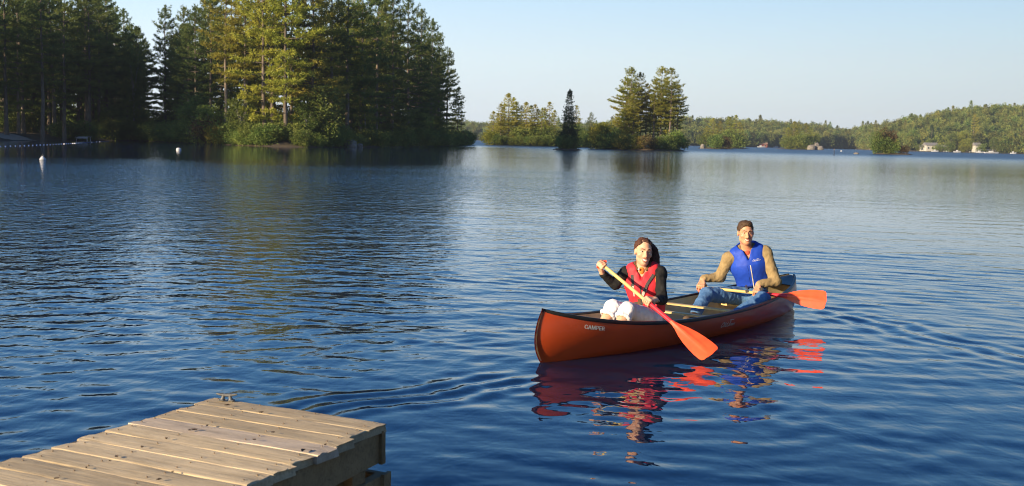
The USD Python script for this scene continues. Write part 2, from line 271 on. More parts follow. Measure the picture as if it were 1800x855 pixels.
# ------------------------------------------------------------------ trees
def blades(C, D, rng, n, length, width, spread):
    """Narrow leaf triangles round each centre C, leaning towards D."""
    m = len(C); d = rng.normal(size=(m, n, 3)) * spread + D[:, None]; d /= np.linalg.norm(d, axis=2, keepdims=True)
    s = rng.normal(size=(m, n, 3)); s -= (s * d).sum(2, keepdims=True) * d; s /= np.linalg.norm(s, axis=2, keepdims=True)
    L = (length * rng.uniform(.7, 1.25, (m, n)))[..., None]
    c = C[:, None] + d * L * .08
    v = np.stack([c - s * width / 2 + d * L * .35, c, c + s * width / 2 + d * L * .35, c + d * L], 2).reshape(-1, 3)
    b = np.arange(m * n)[:, None] * 4
    return v, np.vstack([b + [0, 1, 2], b + [0, 2, 3]])
def conifer(seed, h, cb, rad, kind='pine', lean=0., dens=1.0, nb=7, bl=.42, bw=.10, gappy=.18):
    rng = np.random.default_rng(seed); wood = MB()
    zz = np.linspace(-.6, h, 9); bend = np.cumsum(rng.normal(0, .06, (9, 2)), 0); bend -= bend[0]
    axis = np.c_[bend[:, 0] + lean * zz, bend[:, 1], zz]; r0 = .0115 * h + .03
    wood.tube(axis, r0 * (1 - zz.clip(0) / h * .93) * np.where(zz < 0, 1.35, 1), 8)
    P = lambda z: np.array([np.interp(z, zz, axis[:, k]) for k in (0, 1, 2)])
    C, D, z, az = [], [], cb * h, rng.uniform(0, 6)
    one_side = rng.uniform(0, 6.28)
    while z < h - .15:
        f = (z - cb * h) / (h - cb * h)
        if kind == 'pine': prof = (np.interp(f, [0, .12, .4, .7, .9, 1], [.55, .85, 1.0, .72, .36, .08]))
        else: prof = np.interp(f, [0, .1, 1], [.85, 1, .05])
        for i in range(rng.integers(5, 8) if kind == 'pine' else 6):
            az += 2.4 + rng.normal(0, .25)
            if rng.random() < gappy * (1 if f < .85 else .3): continue
            L = rad * prof * (rng.uniform(.5, 1.18) if kind == 'pine' else rng.uniform(.8, 1.08)) * (1 + .2 * math.cos(az - one_side))
            el = math.radians((np.interp(f, [0, .5, .8, 1], [-6, 6, 28, 62]) if kind == 'pine' else np.interp(f, [0, .6, 1], [-22, -2, 55])) + rng.normal(0, 5))
            s = np.linspace(0, 1, 5); hor = L * s * math.cos(el); ver = L * s * math.sin(el) + L * (.14 * s ** 2 - .08 * s * (1 - s)) * (1 if kind == 'pine' else .7)
            p0 = P(z); dirh = np.array([math.cos(az), math.sin(az), 0])
            line = p0 + hor[:, None] * dirh + ver[:, None] * [0, 0, 1]
            wood.tube(line, np.linspace(.012 * L + .012, .008, 5), 3, False)
            m = max(int(L / .30 * dens), 2)
            for k in range(m):
                ss = np.interp(k / max(m - 1, 1), [0, 1], [.30 if kind == 'pine' else .12, 1.0]) + rng.normal(0, .02)
                q = p0 + np.interp(ss, s, hor) * dirh + np.array([0, 0, np.interp(ss, s, ver)])
                for side in ((-1, 1) if k < m - 1 else (0,)):
                    a2 = az + side * rng.uniform(.7, 1.2); tl = (.14 + .42 * L * (1 - ss) * rng.uniform(.6, 1.0)) if side else .1
                    d2 = np.array([math.cos(a2), math.sin(a2), .12])
                    for w in ((.5, 1.) if tl > .45 else (1.,)):
                        C.append(q + d2 * tl * w + [0, 0, rng.normal(0, .05)]); D.append(d2 * .8 + [0, 0, .35 if kind == 'pine' else .05])
        z += (rng.uniform(.75, 1.35) if kind == 'pine' else rng.uniform(.42, .62)) * max(h / 22, .5)
    for q in np.linspace(.93 if kind == 'pine' else .88, 1.0, 9):
        for a in (0, 2, 4): C.append(P(q * h) + np.array([math.cos(a + q * 50), math.sin(a + q * 50), 0]) * (1.02 - q) * 1.2 * rad / 3); D.append(np.array([math.cos(a), math.sin(a), 1.4]))
    if kind == 'pine':
        for _ in range(int(10 * cb)):               # dead stubs below the crown
            zb = rng.uniform(.15, 1) * cb * h; a = rng.uniform(0, 6.28); l_ = rng.uniform(.5, 1.6); p0 = P(zb)
            wood.tube([p0, p0 + [l_ * math.cos(a), l_ * math.sin(a), rng.uniform(-.2, .3)]], [.03, .008], 3, False)
    return wood.get(), blades(np.array(C), np.array(D), rng, nb, bl, bw, .62)
def broadleaf(seed, h, rad, cb, nc=40, per=60, leaf=.22, squash=1., cr=.34, trunk=True):
    rng = np.random.default_rng(seed); wood = MB(); mid = (cb + 1) / 2 * h; half = (1 - cb) / 2 * h
    u = rng.normal(size=(nc, 3)); u /= np.linalg.norm(u, axis=1, keepdims=True)
    c = u * rng.uniform(.45, .92, (nc, 1)) ** .6 * [rad * .8, rad * .8, half * .85] * (1 + .18 * rng.normal(size=(nc, 1)).clip(-1.4, 1.4)) + [0, 0, mid]
    c[:, 2] = c[:, 2].clip(.12 * h if cb < .05 else cb * h)
    if trunk:
        top = np.array([rng.normal(0, .03) * h, rng.normal(0, .03) * h, mid])
        wood.tube([(0, 0, -.5), top * .5, top], [.016 * h + .03, .012 * h + .02, .006 * h + .01], 6)
        for k in range(0, nc, 3):
            b = top * rng.uniform(.45, .95); wood.tube([b, (b + c[k]) / 2 + [0, 0, .04 * h], c[k]], [.005 * h + .01, .004 * h, .01], 3, False)
    g = rng.normal(size=(nc, per, 3)); g /= np.linalg.norm(g, axis=2, keepdims=True)
    size = rad * cr * rng.uniform(.7, 1.3, (nc, 1, 1))
    pts = (c[:, None] + g * size * rng.uniform(.55, 1.05, (nc, per, 1)) * [1, 1, .75 * squash]).reshape(-1, 3)
    D = (g + [0, 0, .2]).reshape(-1, 3)
    return wood.get(), blades(pts, D, rng, 1, leaf * 1.5, leaf, .8)
protos = {}
def tree_class(key, wood_leaf, bark, leaves, names=('trunk', 'crown')):
    c = stage.CreateClassPrim('/World/' + key); UsdGeom.Xform.Define(stage, '/World/' + key); c.SetSpecifier(Sdf.SpecifierClass)
    (wv, wf), lv = wood_leaf
    usdkit.mesh(stage, f'/World/{key}/{names[0]}', (wv, wf), bark, True); usdkit.mesh(stage, f'/World/{key}/{names[1]}', lv, leaves)
    protos[key] = c; return c
for k in range(6): tree_class(f'tall_pine_model_{k:03d}', conifer(20 + k, 24, (.26, .12, .34, .10, .30, .16)[k], (4.0, 4.6, 3.7, 4.8, 4.1, 4.5)[k], lean=(0, .02, -.02, .01, .03, -.01)[k]), BARK, PINE)
for k in range(4): tree_class(f'sunny_pine_model_{k:03d}', conifer(40 + k, 20, (.22, .36, .12, .04)[k], (3.4, 3.5, 3.6, 4.4)[k], gappy=.2, lean=(0, .015, -.02, 0)[k]), BARK, PINE_SUNLIT)
for k in range(3): tree_class(f'thin_pine_model_{k:03d}', conifer(60 + k, 15, (.18, .10, .30)[k], (2.1, 2.4, 1.9)[k], dens=.9, gappy=.28), BARK, PINE_SUNLIT)
for k in range(2): tree_class(f'spruce_model_{k:03d}', conifer(70 + k, 11.5, .03, (2.5, 2.2)[k], 'spruce', nb=5, bl=.34, gappy=.22), BARK, SPRUCE)
for k in range(3): tree_class(f'green_tree_model_{k:03d}', broadleaf(80 + k, 10, 3.1, .16, 46, 70, .24), BIRCH if k == 1 else BARK, GREEN)
for k in range(3): tree_class(f'green_bush_model_{k:03d}', broadleaf(90 + k, 3, 2.2, 0, 34, 60, .18, cr=.42), BARK, GREEN, ('stems', 'foliage'))
tree_class('yellow_bush_model', broadleaf(96, 3, 2.2, 0, 34, 60, .18, cr=.42), BARK, YELLOW, ('stems', 'foliage'))
tree_class('yellow_tree_model', broadleaf(97, 10, 3.1, .1, 46, 70, .24), BARK, YELLOW)
tree_class('rusty_bush_model', broadleaf(98, 3, 2.2, 0, 34, 60, .18, cr=.42), BARK, RUST, ('stems', 'foliage'))
for k in range(3): tree_class(f'far_tree_model_{k:03d}', broadleaf(100 + k, 15, (5.2, 4.4, 6.)[k], .04, 40, 22, .75, cr=.34), BARK, FAR)
for k in range(2): tree_class(f'far_pine_model_{k:03d}', conifer(110 + k, 18, .06, 3.6, dens=.35, nb=4, bl=.9, bw=.28), BARK, FAR)
NATIVE = {'tall_pine': 24, 'sunny_pine': 20, 'thin_pine': 15, 'spruce': 11.5, 'green_tree': 10, 'green_bush': 3, 'yellow_bush': 3, 'yellow_tree': 10, 'rusty_bush': 3, 'far_tree': 15, 'far_pine': 18}
prng = np.random.default_rng(77)
def plant(kind, x, y, z, h, label, group=None, name=None, variant=None, wide=1., cat='tree', tilt=None, rz=None):
    keys = [k for k in protos if k.startswith(kind + '_model')]; src = protos[keys[(prng.integers(len(keys)) if variant is None else variant) % len(keys)]]
    s = h / NATIVE[kind]
    return dup(src, name or kind, label, cat, (x, y, z), prng.uniform(0, 6.28) if rz is None else rz, group, (s * wide, s * wide, s), tilt)
def Hl(x, y): return float(left_height(np.array([x]), np.array([y]))[0])
# the left stand: trunks one can point at, then the rows behind
G1, G2, G3 = 'pines of the dark stand behind the beach', 'pines of the headland left of the islands', 'shrubs along the left shore'
spots = []
def left_tree(kind, px, d, h, label, group=None, **k):
    x = XP(px, d); spots.append((x, d)); return plant(kind, x, d, Hl(x, d) - .1, h, label, group, **k)
left_tree('tall_pine', 14, 170, 25, 'tall dark pine with bare lower trunk, leftmost at the beach', variant=0)
left_tree('tall_pine', 44, 186, 25, 'tall dark pine second from the left edge behind the beach', variant=4)
left_tree('tall_pine', 78, 172, 26, 'thick grey-trunked pine at the right end of the beach', variant=2)
left_tree('tall_pine', 116, 182, 25, 'dark pine with pale trunk between beach and white jetty', variant=0)
left_tree('tall_pine', 160, 190, 26, 'tall pine with pale trunk leaning right behind the white jetty', variant=4, tilt=(0, 4))
left_tree('green_tree', 238, 209, 17, 'slender pale-stemmed tree at the water in the dark cove', name='slender_tree', variant=1, wide=.45)
left_tree('tall_pine', 292, 215, 23.5, 'pine whose narrow top stands alone in the gap of the treetops', variant=1)
left_tree('tall_pine', 322, 208, 22.5, 'pine top right of the lone narrow top in the gap', variant=3)
for px, d, h, v in ((345, 190, 21, 3), (372, 182, 23, 1), (398, 178, 25.5, 5), (432, 178, 26, 1), (466, 174, 27, 2), (480, 180, 26, 0), (503, 172, 27, 4), (515, 178, 25, 2), (548, 178, 27.5, 3), (582, 186, 28, 5), (610, 190, 28, 1), (632, 196, 28, 3), (662, 204, 28, 0), (690, 208, 27, 1), (716, 218, 27, 3), (738, 232, 26.5, 5), (757, 246, 26, 1), (772, 258, 24, 3), (785, 272, 22, 1)):
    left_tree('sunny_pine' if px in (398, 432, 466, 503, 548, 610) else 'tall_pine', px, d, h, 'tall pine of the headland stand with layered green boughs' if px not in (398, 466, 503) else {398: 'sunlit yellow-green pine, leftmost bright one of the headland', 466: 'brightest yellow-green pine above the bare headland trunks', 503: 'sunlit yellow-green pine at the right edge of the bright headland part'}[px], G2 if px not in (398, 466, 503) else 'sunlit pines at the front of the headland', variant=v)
left_tree('thin_pine', 803, 292, 14, 'thin scraggly pine near the tip of the headland', variant=2)
left_tree('thin_pine', 811, 302, 11, 'smallest thin pine, last one at the tip of the headland', variant=2)
left_tree('green_tree', 645, 196, 15, 'pale leaning birch-like tree in front of the headland pines', name='birch', variant=1, wide=.5, tilt=(0, 5))
inner = LEFT.buffer(-3.5)
rng = np.random.default_rng(5)
cand = np.c_[rng.uniform(-135, -12, 9000), rng.uniform(95, 318, 9000)]
cand = cand[shapely.contains_xy(inner, cand[:, 0], cand[:, 1])]
n1 = n2 = n0 = 0
for x, y in cand:
    dist = shapely.distance(LEFT.exterior, shapely.Point(x, y)); px = 904 + x / y * F
    if dist > (34 if px < 335 else 21) or min((x - a) ** 2 + (y - b) ** 2 for a, b in spots) < (4.3 if px > 0 and px < 335 else 5.6) ** 2: continue
    if 0 < px < 90 and y < 178: continue            # the beach stays open
    if px > 770 and y > 265: continue
    if 255 < px < 300: continue                    # the gap in the treetops
    if px < -40 and y < 118: continue
    h = rng.uniform(20, 27) if px < 700 else rng.uniform(18, 23)
    if 225 < px < 350: h = rng.uniform(17, 21)
    spots.append((x, y))
    if px < 0: n0 += 1; plant('tall_pine', x, y, Hl(x, y) - .1, h, 'dark pine of the left shore outside the left edge', 'pines left of the beach')
    elif px < 335: n1 += 1; plant('tall_pine', x, y, Hl(x, y) - .1, h, 'tall dark pine in the shaded stand behind the beach', G1)
    else: n2 += 1; plant('sunny_pine' if px < 630 and rng.random() < .6 else 'tall_pine', x, y, Hl(x, y) - .1, h, 'tall pine of the headland stand with layered green boughs', G2)  # sun-coloured needles widen the lit-looking part of the headland
print('left trees', n0, n1, n2)
# understorey and shore shrubs
line = LEFT.buffer(-1.2).exterior
L = line.length; k = 0
for s in np.arange(0, L, 1.9):
    p = line.interpolate(s + rng.normal(0, .5)); x, y = p.x, p.y; px = 904 + x / y * F
    if not (90 < px < 836 and 150 < y < 322 and not (y > 285 and x < -14)): continue
    if px < 240 and rng.random() < .5: continue
    back = rng.uniform(0, 3.5) if rng.random() < .6 else 0
    x -= back * .5; y += back
    plant('green_bush', x, y, Hl(x, y) - .15, rng.uniform(1.8, 3.6), 'leafy dark green shrub at the water on the left shore', G3, wide=rng.uniform(.9, 1.4), cat='shrub'); k += 1
for px, d, h, lab in ((200, 200, 6, 'round olive bush at the water in the dark cove'), (345, 186, 7.5, 'light green broadleaf tree at the left corner of the headland'), (372, 178, 6, 'low bright green tree in front of the leftmost headland pines'), (425, 174, 6.5, 'broad green tree at the water left of the bare headland trunks'), (566, 176, 9, 'broad green tree at the water right of the bare headland trunks'), (540, 174, 6, 'bushy green tree beside the four bare trunks of the headland'),
                     (706, 212, 7, 'dark green broadleaf tree under the right part of the headland'), (735, 226, 7, 'dark green broadleaf tree right of centre under the headland pines'), (765, 246, 6.5, 'rounded green tree near the right end of the headland')):
    left_tree('green_tree', px, d, h, lab, wide=1.25)
left_tree('yellow_bush', 385, 175, 3, 'yellow bush in front of the headland pines', cat='shrub')
left_tree('rusty_bush', 371, 178, 4.2, 'reddish bush among the left trees of the headland', cat='shrub')
left_tree('rusty_bush', 806, 290, 3.4, 'red-orange bush at the tip of the headland', cat='shrub')
left_tree('green_bush', 822, 306, 2.4, 'low dark bush at the very tip of the headland', cat='shrub')
# understorey deeper in the stand, so that it reads as dark wood
up_, us_, ur_ = [], [], []
for _ in range(170):
    x, y = rng.uniform(-95, -14), rng.uniform(165, 300)
    if not shapely.contains_xy(LEFT.buffer(-5), x, y): continue
    px = 904 + x / y * F
    if not 0 < px < 790 or (px < 90 and y < 185): continue
    h = rng.uniform(2.5, 5) / 3; up_.append((x, y, Hl(x, y) - .2)); us_.append((h, h, h)); ur_.append(rng.uniform(0, 6.28))
def scatter(name, keys, pos, scl, rot, idx, label, cat):
    p = UsdGeom.PointInstancer.Define(stage, '/World/' + name)
    for k, key in enumerate(keys):
        x = UsdGeom.Xform.Define(stage, f'/World/{name}/plant_shape_{k:03d}'); x.GetPrim().GetReferences().AddInternalReference(protos[key].GetPath()); p.GetPrototypesRel().AddTarget(x.GetPath())
    p.CreatePositionsAttr(Vt.Vec3fArray.FromNumpy(np.array(pos, np.float32))); p.CreateProtoIndicesAttr(Vt.IntArray.FromNumpy(np.array(idx, np.int32))); p.CreateScalesAttr(Vt.Vec3fArray.FromNumpy(np.array(scl, np.float32)))
    p.CreateOrientationsAttr(Vt.QuathArray([Gf.Quath(math.cos(a / 2), 0, 0, math.sin(a / 2)) for a in rot])); return tag(p, label, cat, None, 'stuff')
scatter('undergrowth', ['green_bush_model_000', 'green_bush_model_001', 'green_bush_model_002'], up_, us_, ur_, [k % 3 for k in range(len(up_))], 'dark undergrowth in the shade between the pine trunks of the left shore', 'undergrowth')

# islands
def island(name, px, d, rx, ry, h, label, rocky=False):
    cx = XP(px, d); n = 40; a = np.linspace(0, 2 * np.pi, n, endpoint=False); rr = np.array([1.25, 1.08, 1.0, .8, .45, 0]); zz = np.array([-.7, -.12, .25, .75, 1, 1.1]) * h; zz[0] = -.8
    nz = 1 + .22 * (meshkit.fbm(np.stack([np.cos(a) * 2 + cx, np.sin(a) * 2 + d, 0 * a], -1), 3, 1) - .5) * 2
    V = np.stack([cx + rx * rr[:, None] * np.cos(a) * nz, d + ry * rr[:, None] * np.sin(a) * nz, np.broadcast_to(zz[:, None], (6, n)) + .15 * h * meshkit.noise(np.stack([np.cos(a) * 5 + 0 * rr[:, None], np.sin(a) * 5 + 0 * rr[:, None], rr[:, None] * 3 + 0 * a], -1))], -1).reshape(-1, 3)
    i, j = np.meshgrid(np.arange(5), np.arange(n), indexing='ij'); j2 = (j + 1) % n
    qf = np.stack([i * n + j, i * n + j2, (i + 1) * n + j2, (i + 1) * n + j], -1).reshape(-1, 4)
    struct(name, (V, qf), ROCK if rocky else SOIL, label, 'island', True)
def stand(px, d, dz=.5): return XP(px, d), d, dz
def on(kind, px, d, top, label, base=None, group=None, dz=.4, **k):  # a tree whose top reaches the photo's row top
    h = at(px, top, d)[2] - dz
    return plant(kind, XP(px, d), d, dz - .1, h, label, group, **k)
island('long_island', 925, 362, 11.5, 9, .8, 'long low island left of the small spruce islet')
for px, top, d, v, lab in ((866, 196, 356, 1, 'leftmost thin pine of the long island'), (880, 183, 360, 0, 'second thin pine from the left on the long island'), (893, 165, 360, 1, 'tallest thin pine of the long island'), (908, 180, 364, 0, 'fourth thin pine from the left on the long island'), (924, 180, 360, 1, 'bushy pine in the middle of the long island'), (938, 184, 364, 2, 'thin pine right of the middle of the long island'), (950, 190, 360, 0, 'low pine near the right half of the long island'), (966, 180, 364, 2, 'pine behind the left side of the spruce islet'), (975, 194, 360, 0, 'rightmost pine of the long island')):
    on('thin_pine', px, d, top, lab, variant=v, wide=1.35)
for px, top in ((872, 200), (886, 188), (899, 172), (916, 186), (931, 186), (944, 192), (958, 190)):
    on('thin_pine', px, 366, top, 'thin pine in the back row of the long island', None, 'back row of the long island', wide=1.3)
for px, h, d in ((862, 4, 353), (873, 3, 351), (886, 2.6, 351), (900, 2.2, 351), (912, 2.6, 351), (926, 2.4, 351), (939, 2.8, 351), (952, 2.6, 351), (964, 3, 352), (978, 3, 353), (918, 5, 358), (948, 5, 359), (972, 5, 360)):
    plant('yellow_bush' if px < 870 else 'green_bush', XP(px, d), d, .15, h, 'yellow-green bush at the left end of the long island' if px < 870 else 'low bush along the water on the long island', 'yellow bushes of the long island' if px < 870 else 'bushes along the water of the long island', wide=1.1, cat='shrub')
island('spruce_islet', 997, 226, 2.5, 2.2, .35, 'tiny islet with the dark spruce')
on('spruce', 996, 226, 158, 'dark pointed spruce on the tiny islet before the long island', variant=0, wide=1.0)
for px, h, d in ((984, 2.3, 225), (997, 2.6, 224.4), (1010, 2.2, 225), (990, 3.2, 226.5), (1006, 3.0, 226.6)):
    plant('green_bush', XP(px, d), d, .1, h, 'dark low bush round the foot of the spruce', 'bushes round the foot of the spruce', wide=.62, cat='shrub')
island('back_islet', 1035, 345, 6, 4, .5, 'low islet behind the gap between spruce and tall-pine island')
on('tall_pine', 1037, 345, 198, 'small dark pine standing in the gap left of the tall-pine island', variant=3, wide=1.1)
on('thin_pine', 1013, 350, 186, 'yellow-green leaning sapling right behind the spruce', variant=2)
for px, h, d in ((1012, 6, 347), (1024, 4.5, 343), (1036, 3.5, 342), (1046, 4, 343), (1020, 3, 341)):
    plant('green_bush', XP(px, d), d, .1, h, 'bush on the low islet behind the spruce', 'bushes of the low back islet', cat='shrub')
island('tall_pine_island', 1120, 284, 10.3, 7, .7, 'island of tall pines left of centre right')
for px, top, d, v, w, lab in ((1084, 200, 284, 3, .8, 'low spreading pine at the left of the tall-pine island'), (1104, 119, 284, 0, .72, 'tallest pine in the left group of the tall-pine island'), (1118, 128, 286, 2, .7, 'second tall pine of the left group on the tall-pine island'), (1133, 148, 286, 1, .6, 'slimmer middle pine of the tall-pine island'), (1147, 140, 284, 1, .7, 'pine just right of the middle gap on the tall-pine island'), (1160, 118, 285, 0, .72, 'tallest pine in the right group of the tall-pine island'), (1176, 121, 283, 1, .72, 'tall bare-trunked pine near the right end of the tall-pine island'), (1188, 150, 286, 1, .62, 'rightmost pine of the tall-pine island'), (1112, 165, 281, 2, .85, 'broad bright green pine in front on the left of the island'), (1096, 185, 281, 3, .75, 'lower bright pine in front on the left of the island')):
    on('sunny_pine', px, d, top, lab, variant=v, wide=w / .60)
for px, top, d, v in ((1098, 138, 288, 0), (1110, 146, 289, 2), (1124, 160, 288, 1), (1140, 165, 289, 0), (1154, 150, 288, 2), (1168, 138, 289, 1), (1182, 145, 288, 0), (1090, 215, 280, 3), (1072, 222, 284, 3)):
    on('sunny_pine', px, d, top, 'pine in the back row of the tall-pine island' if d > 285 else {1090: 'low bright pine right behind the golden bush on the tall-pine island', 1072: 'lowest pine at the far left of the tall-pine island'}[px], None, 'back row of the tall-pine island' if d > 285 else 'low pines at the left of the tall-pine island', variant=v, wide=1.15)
for px, h, d, kind, lab in ((1050, 5.5, 281, 'yellow_bush', 'tall yellow bush at the left end of the tall-pine island'), (1062, 6, 282, 'yellow_bush', 'second yellow bush beside the left end of the tall-pine island'), (1076, 4.5, 279, 'green_bush', 'green bush right of the yellow ones on the island'), (1060, 3, 278, 'green_bush', 'low green bush at the water below the yellow bushes'), (1090, 3.5, 278, 'yellow_bush', 'low golden bush at the water before the left pines'), (1104, 3, 277.5, 'green_bush', 'low green bush at the water before the tallest left pine'), (1117, 2.8, 277.5, 'yellow_bush', 'small golden bush left of the rusty bush'), (1133, 3.2, 277, 'rusty_bush', 'rusty brown bush at the water on the tall-pine island'), (1147, 2.5, 277.5, 'rusty_bush', 'smaller rusty bush right of the large one'), (1158, 2.8, 278, 'green_bush', 'dark bush at the foot of the right pine group'), (1172, 3.2, 278, 'green_bush', 'dark bush second from the right end of the island'), (1186, 4.2, 280, 'green_bush', 'large dark bush at the right end of the tall-pine island'), (1194, 3, 282, 'green_bush', 'last small dark bush at the right end of the tall-pine island')):
    plant(kind, XP(px, d), d, .25, h, lab, wide=.8 if h > 4 else 1, cat='shrub')
island('bush_islet', 1258, 455, 6.8, 4, .4, 'low islet with a dark bush and a small rock beside it')
plant('green_bush', XP(1256, 452), 452, .1, 5, 'dark bush at the front of the low right-hand islet', wide=.95, cat='shrub')
plant('rusty_bush', XP(1274, 453), 453, .1, 4.6, 'rusty orange bush beside the dark bush on the low islet', wide=.75, cat='shrub')
island('middle_island', 1272, 560, 11, 6, .5, 'wooded island behind the dark-and-rusty bush islet')
for px, top, v, k, lab in ((1240, 222, 0, 'thin_pine', 'left low pine of the wooded island behind the bush islet'), (1251, 208, 1, 'thin_pine', 'taller left pine of the wooded island behind the bush islet'), (1265, 213, 0, 'thin_pine', 'middle pine of the wooded island behind the bush islet'), (1279, 206, 1, 'thin_pine', 'right of middle pine of the wooded island behind the bush islet'), (1290, 203, 2, 'thin_pine', 'tallest pine of the wooded island behind the bush islet'), (1298, 215, 0, 'thin_pine', 'right pine of the wooded island behind the bush islet')):
    on(k, px, 560, top, lab, variant=v, wide=1.5)
for px, h in ((1240, 6), (1262, 6), (1284, 8), (1296, 6)):
    plant('green_bush', XP(px, 556), 556, .1, h, 'green bush between the trunks of the wooded island', 'bushes of the wooded island behind the bush islet', cat='shrub')
island('boulder_island', 1404, 650, 11.5, 6, .5, 'small island with boulders at its right end')
for px, top, v, lab in ((1383, 224, 1, 'leftmost pine on the boulder island'), (1392, 214, 1, 'tallest pine on the boulder island'), (1402, 219, 0, 'middle pine on the boulder island'), (1414, 217, 1, 'right tall pine on the boulder island'), (1422, 226, 2, 'rightmost pine on the boulder island')):
    on('thin_pine', px, 650, top, lab, variant=v, wide=1.7)
for px, h in ((1381, 6), (1394, 7), (1408, 8), (1418, 6)):
    plant('green_bush', XP(px, 646), 646, .1, h, 'sunlit bush under the pines of the boulder island', 'bushes of the boulder island', wide=.9, cat='shrub')
plant('green_tree', XP(1434, 650), 650, .2, 9, 'thin leafy tree behind the boulders of the boulder island', wide=.7)
def boulder(name, px, d, sx, sy, sz, label, seed):
    m = trimesh.creation.icosphere(3); v = m.vertices * (1 + .45 * (meshkit.fbm(m.vertices * 1.6 + seed * 7, 3, seed) - .5)[:, None])
    v = np.sign(v) * np.abs(v) ** .85 * [sx, sy, sz]
    tag(obj(name, (v + [XP(px, d), d, sz * .35], m.faces), ROCK, None, 50), label, 'rock')
boulder('boulder', 1424, 643, 2.4, 2.4, 2.1, 'left large pale boulder at the end of the boulder island', 1)
boulder('boulder', 1433, 645, 1.8, 2, 3.0, 'tall middle boulder at the end of the boulder island', 2)
boulder('boulder', 1440, 643, 1.7, 2, 1.7, 'right darker boulder at the end of the boulder island', 3)
boulder('boulder', 1234, 445, .9, .9, 1.3, 'lone grey rock in the water left of the dark bush islet', 4)
boulder('boulder', 617, 181, 1.0, .8, .9, 'pale rock at the waterline under the headland pines', 5)
boulder('boulder', 630, 184, .8, .7, .5, 'low flat rock right of the pale rock under the headland', 6)
boulder('boulder', 1503, 318, .7, .5, .35, 'small dark rock just above the water left of the right bush islet', 7)
island('right_bush_islet', 1566, 352, 5.6, 4, .45, 'bushy islet before the right-hand hill')
for px, h, w, kind, lab in ((1543, 6.2, .55, 'green_bush', 'left dark bush of the bushy islet before the hill'), (1555, 7.2, .55, 'rusty_bush', 'tallest brownish bush of the bushy islet before the hill'), (1566, 6.4, .55, 'rusty_bush', 'right brownish bush of the bushy islet before the hill'), (1551, 4.5, .8, 'green_bush', 'low dark green bush in front on the bushy islet'), (1565, 4.2, .8, 'green_bush', 'low dark green bush at front right on the bushy islet'), (1586, 2.6, .9, 'rusty_bush', 'flat brown shrub at the right end of the bushy islet')):
    plant(kind, XP(px, 350), 350 + (2 if h > 5 else 0), .1, h, lab, wide=w, cat='shrub')

# the far wood, one mass, and the trees one can tell apart along the right-hand shore
frng = np.random.default_rng(9)
pts, idx, scl, rot = [], [], [], []
for px0, px1, n in ((560, 1530, 3600), (1515, 2250, 3000)):
    for _ in range(n):
        px = frng.uniform(px0, px1); inl = frng.uniform(2, 8) if frng.random() < .2 else frng.uniform(4, 230)
        d = np.interp(px, SHORE_PX, SHORE_D) + inl
        if 1600 < px < 1760 and inl < 16: continue
        pine = frng.random() < .09
        pts.append((XP(px, d), d, float(far_height(px, inl)) - .4)); idx.append(frng.integers(3) + (3 if pine else 0) if not pine else 3 + frng.integers(2)); s = frng.uniform(.5, 1.0) ** 1 * (.92 if px > 1515 else 1.0); scl.append((s, s, s * frng.uniform(.9, 1.15))); rot.append(frng.uniform(0, 6.28))
scatter('far_wood', ['far_tree_model_000', 'far_tree_model_001', 'far_tree_model_002', 'far_pine_model_000', 'far_pine_model_001'], pts, scl, rot, idx, 'far-off mixed wood covering the low hills beyond the lake', 'wood')
# ------------------------------------------------------------------ dock
def wood_mat(name, c1, c2, c3, rnd=.17, rough=.8):
    n = {'co': ('texture_coordinate', {}), 'oi': ('object_info', {}), 'off': ('vector_math', {'math_type': 'multiply_add', 'vector2': (37., 11., 5.)}), 'm': ('mapping', {'scale': (1.3, 26., 26.)}), 'n': ('noise_texture', {'scale': 2.6, 'detail': 7., 'roughness': .65, 'distortion': .6}),
         'r': ('rgb_ramp', {'ramp': [(0, c3), (.33, c1), (.55, c2), (1, c1)]}), 'm2': ('mapping', {'scale': (2.2, 7., 7.)}), 'n2': ('noise_texture', {'scale': 1.7, 'detail': 5., 'roughness': .7}), 'r2': ('rgb_ramp', {'ramp': [(0, (.45,) * 3), (.36, (.78,) * 3), (.55, (1.,) * 3), (1, (1.18,) * 3)]}),
         'm3': ('mapping', {'scale': (3., 60., 60.)}), 'n3': ('noise_texture', {'scale': 1.5, 'detail': 3., 'roughness': .5}), 'r3': ('rgb_ramp', {'ramp': [(0, (.3,) * 3), (.27, (.35,) * 3), (.33, (1,) * 3), (1, (1,) * 3)]}),
         'mul': ('mix', {'mix_type': 'multiply', 'fac': 1.}), 'mul2': ('mix', {'mix_type': 'multiply', 'fac': .75}), 'mr': ('map_range', {'to_min': 1 - rnd, 'to_max': 1 + rnd}), 'hs': ('hsv', {}),
         'b': ('bump', {'strength': .8, 'distance': .004}), 'p': ('principled_bsdf', {'roughness': rough, 'specular_ior_level': .2})}
    l = [('oi.random', 'off.vector1'), ('co.object', 'off.vector3'), ('off.vector', 'm.vector'), ('m.vector', 'n.vector'), ('n.fac', 'r.fac'), ('off.vector', 'm2.vector'), ('m2.vector', 'n2.vector'), ('n2.fac', 'r2.fac'), ('off.vector', 'm3.vector'), ('m3.vector', 'n3.vector'), ('n3.fac', 'r3.fac'),
         ('r.color', 'mul.color1'), ('r2.color', 'mul.color2'), ('mul.color', 'mul2.color1'), ('r3.color', 'mul2.color2'), ('oi.random', 'mr.value'), ('mr.result', 'hs.value'), ('mul2.color', 'hs.color'), ('hs.color', 'p.base_color'), ('n.fac', 'b.height'), ('b.normal', 'p.normal')]
    return usdkit.material(stage, '/World/Looks/' + name, n, l, surface='p.BSDF')
DECK = wood_mat('weathered_planks', (.43, .32, .185), (.55, .43, .265), (.18, .12, .06))
PALE = wood_mat('pale_plank_wood', (.43, .335, .235), (.50, .40, .29), (.27, .19, .12))
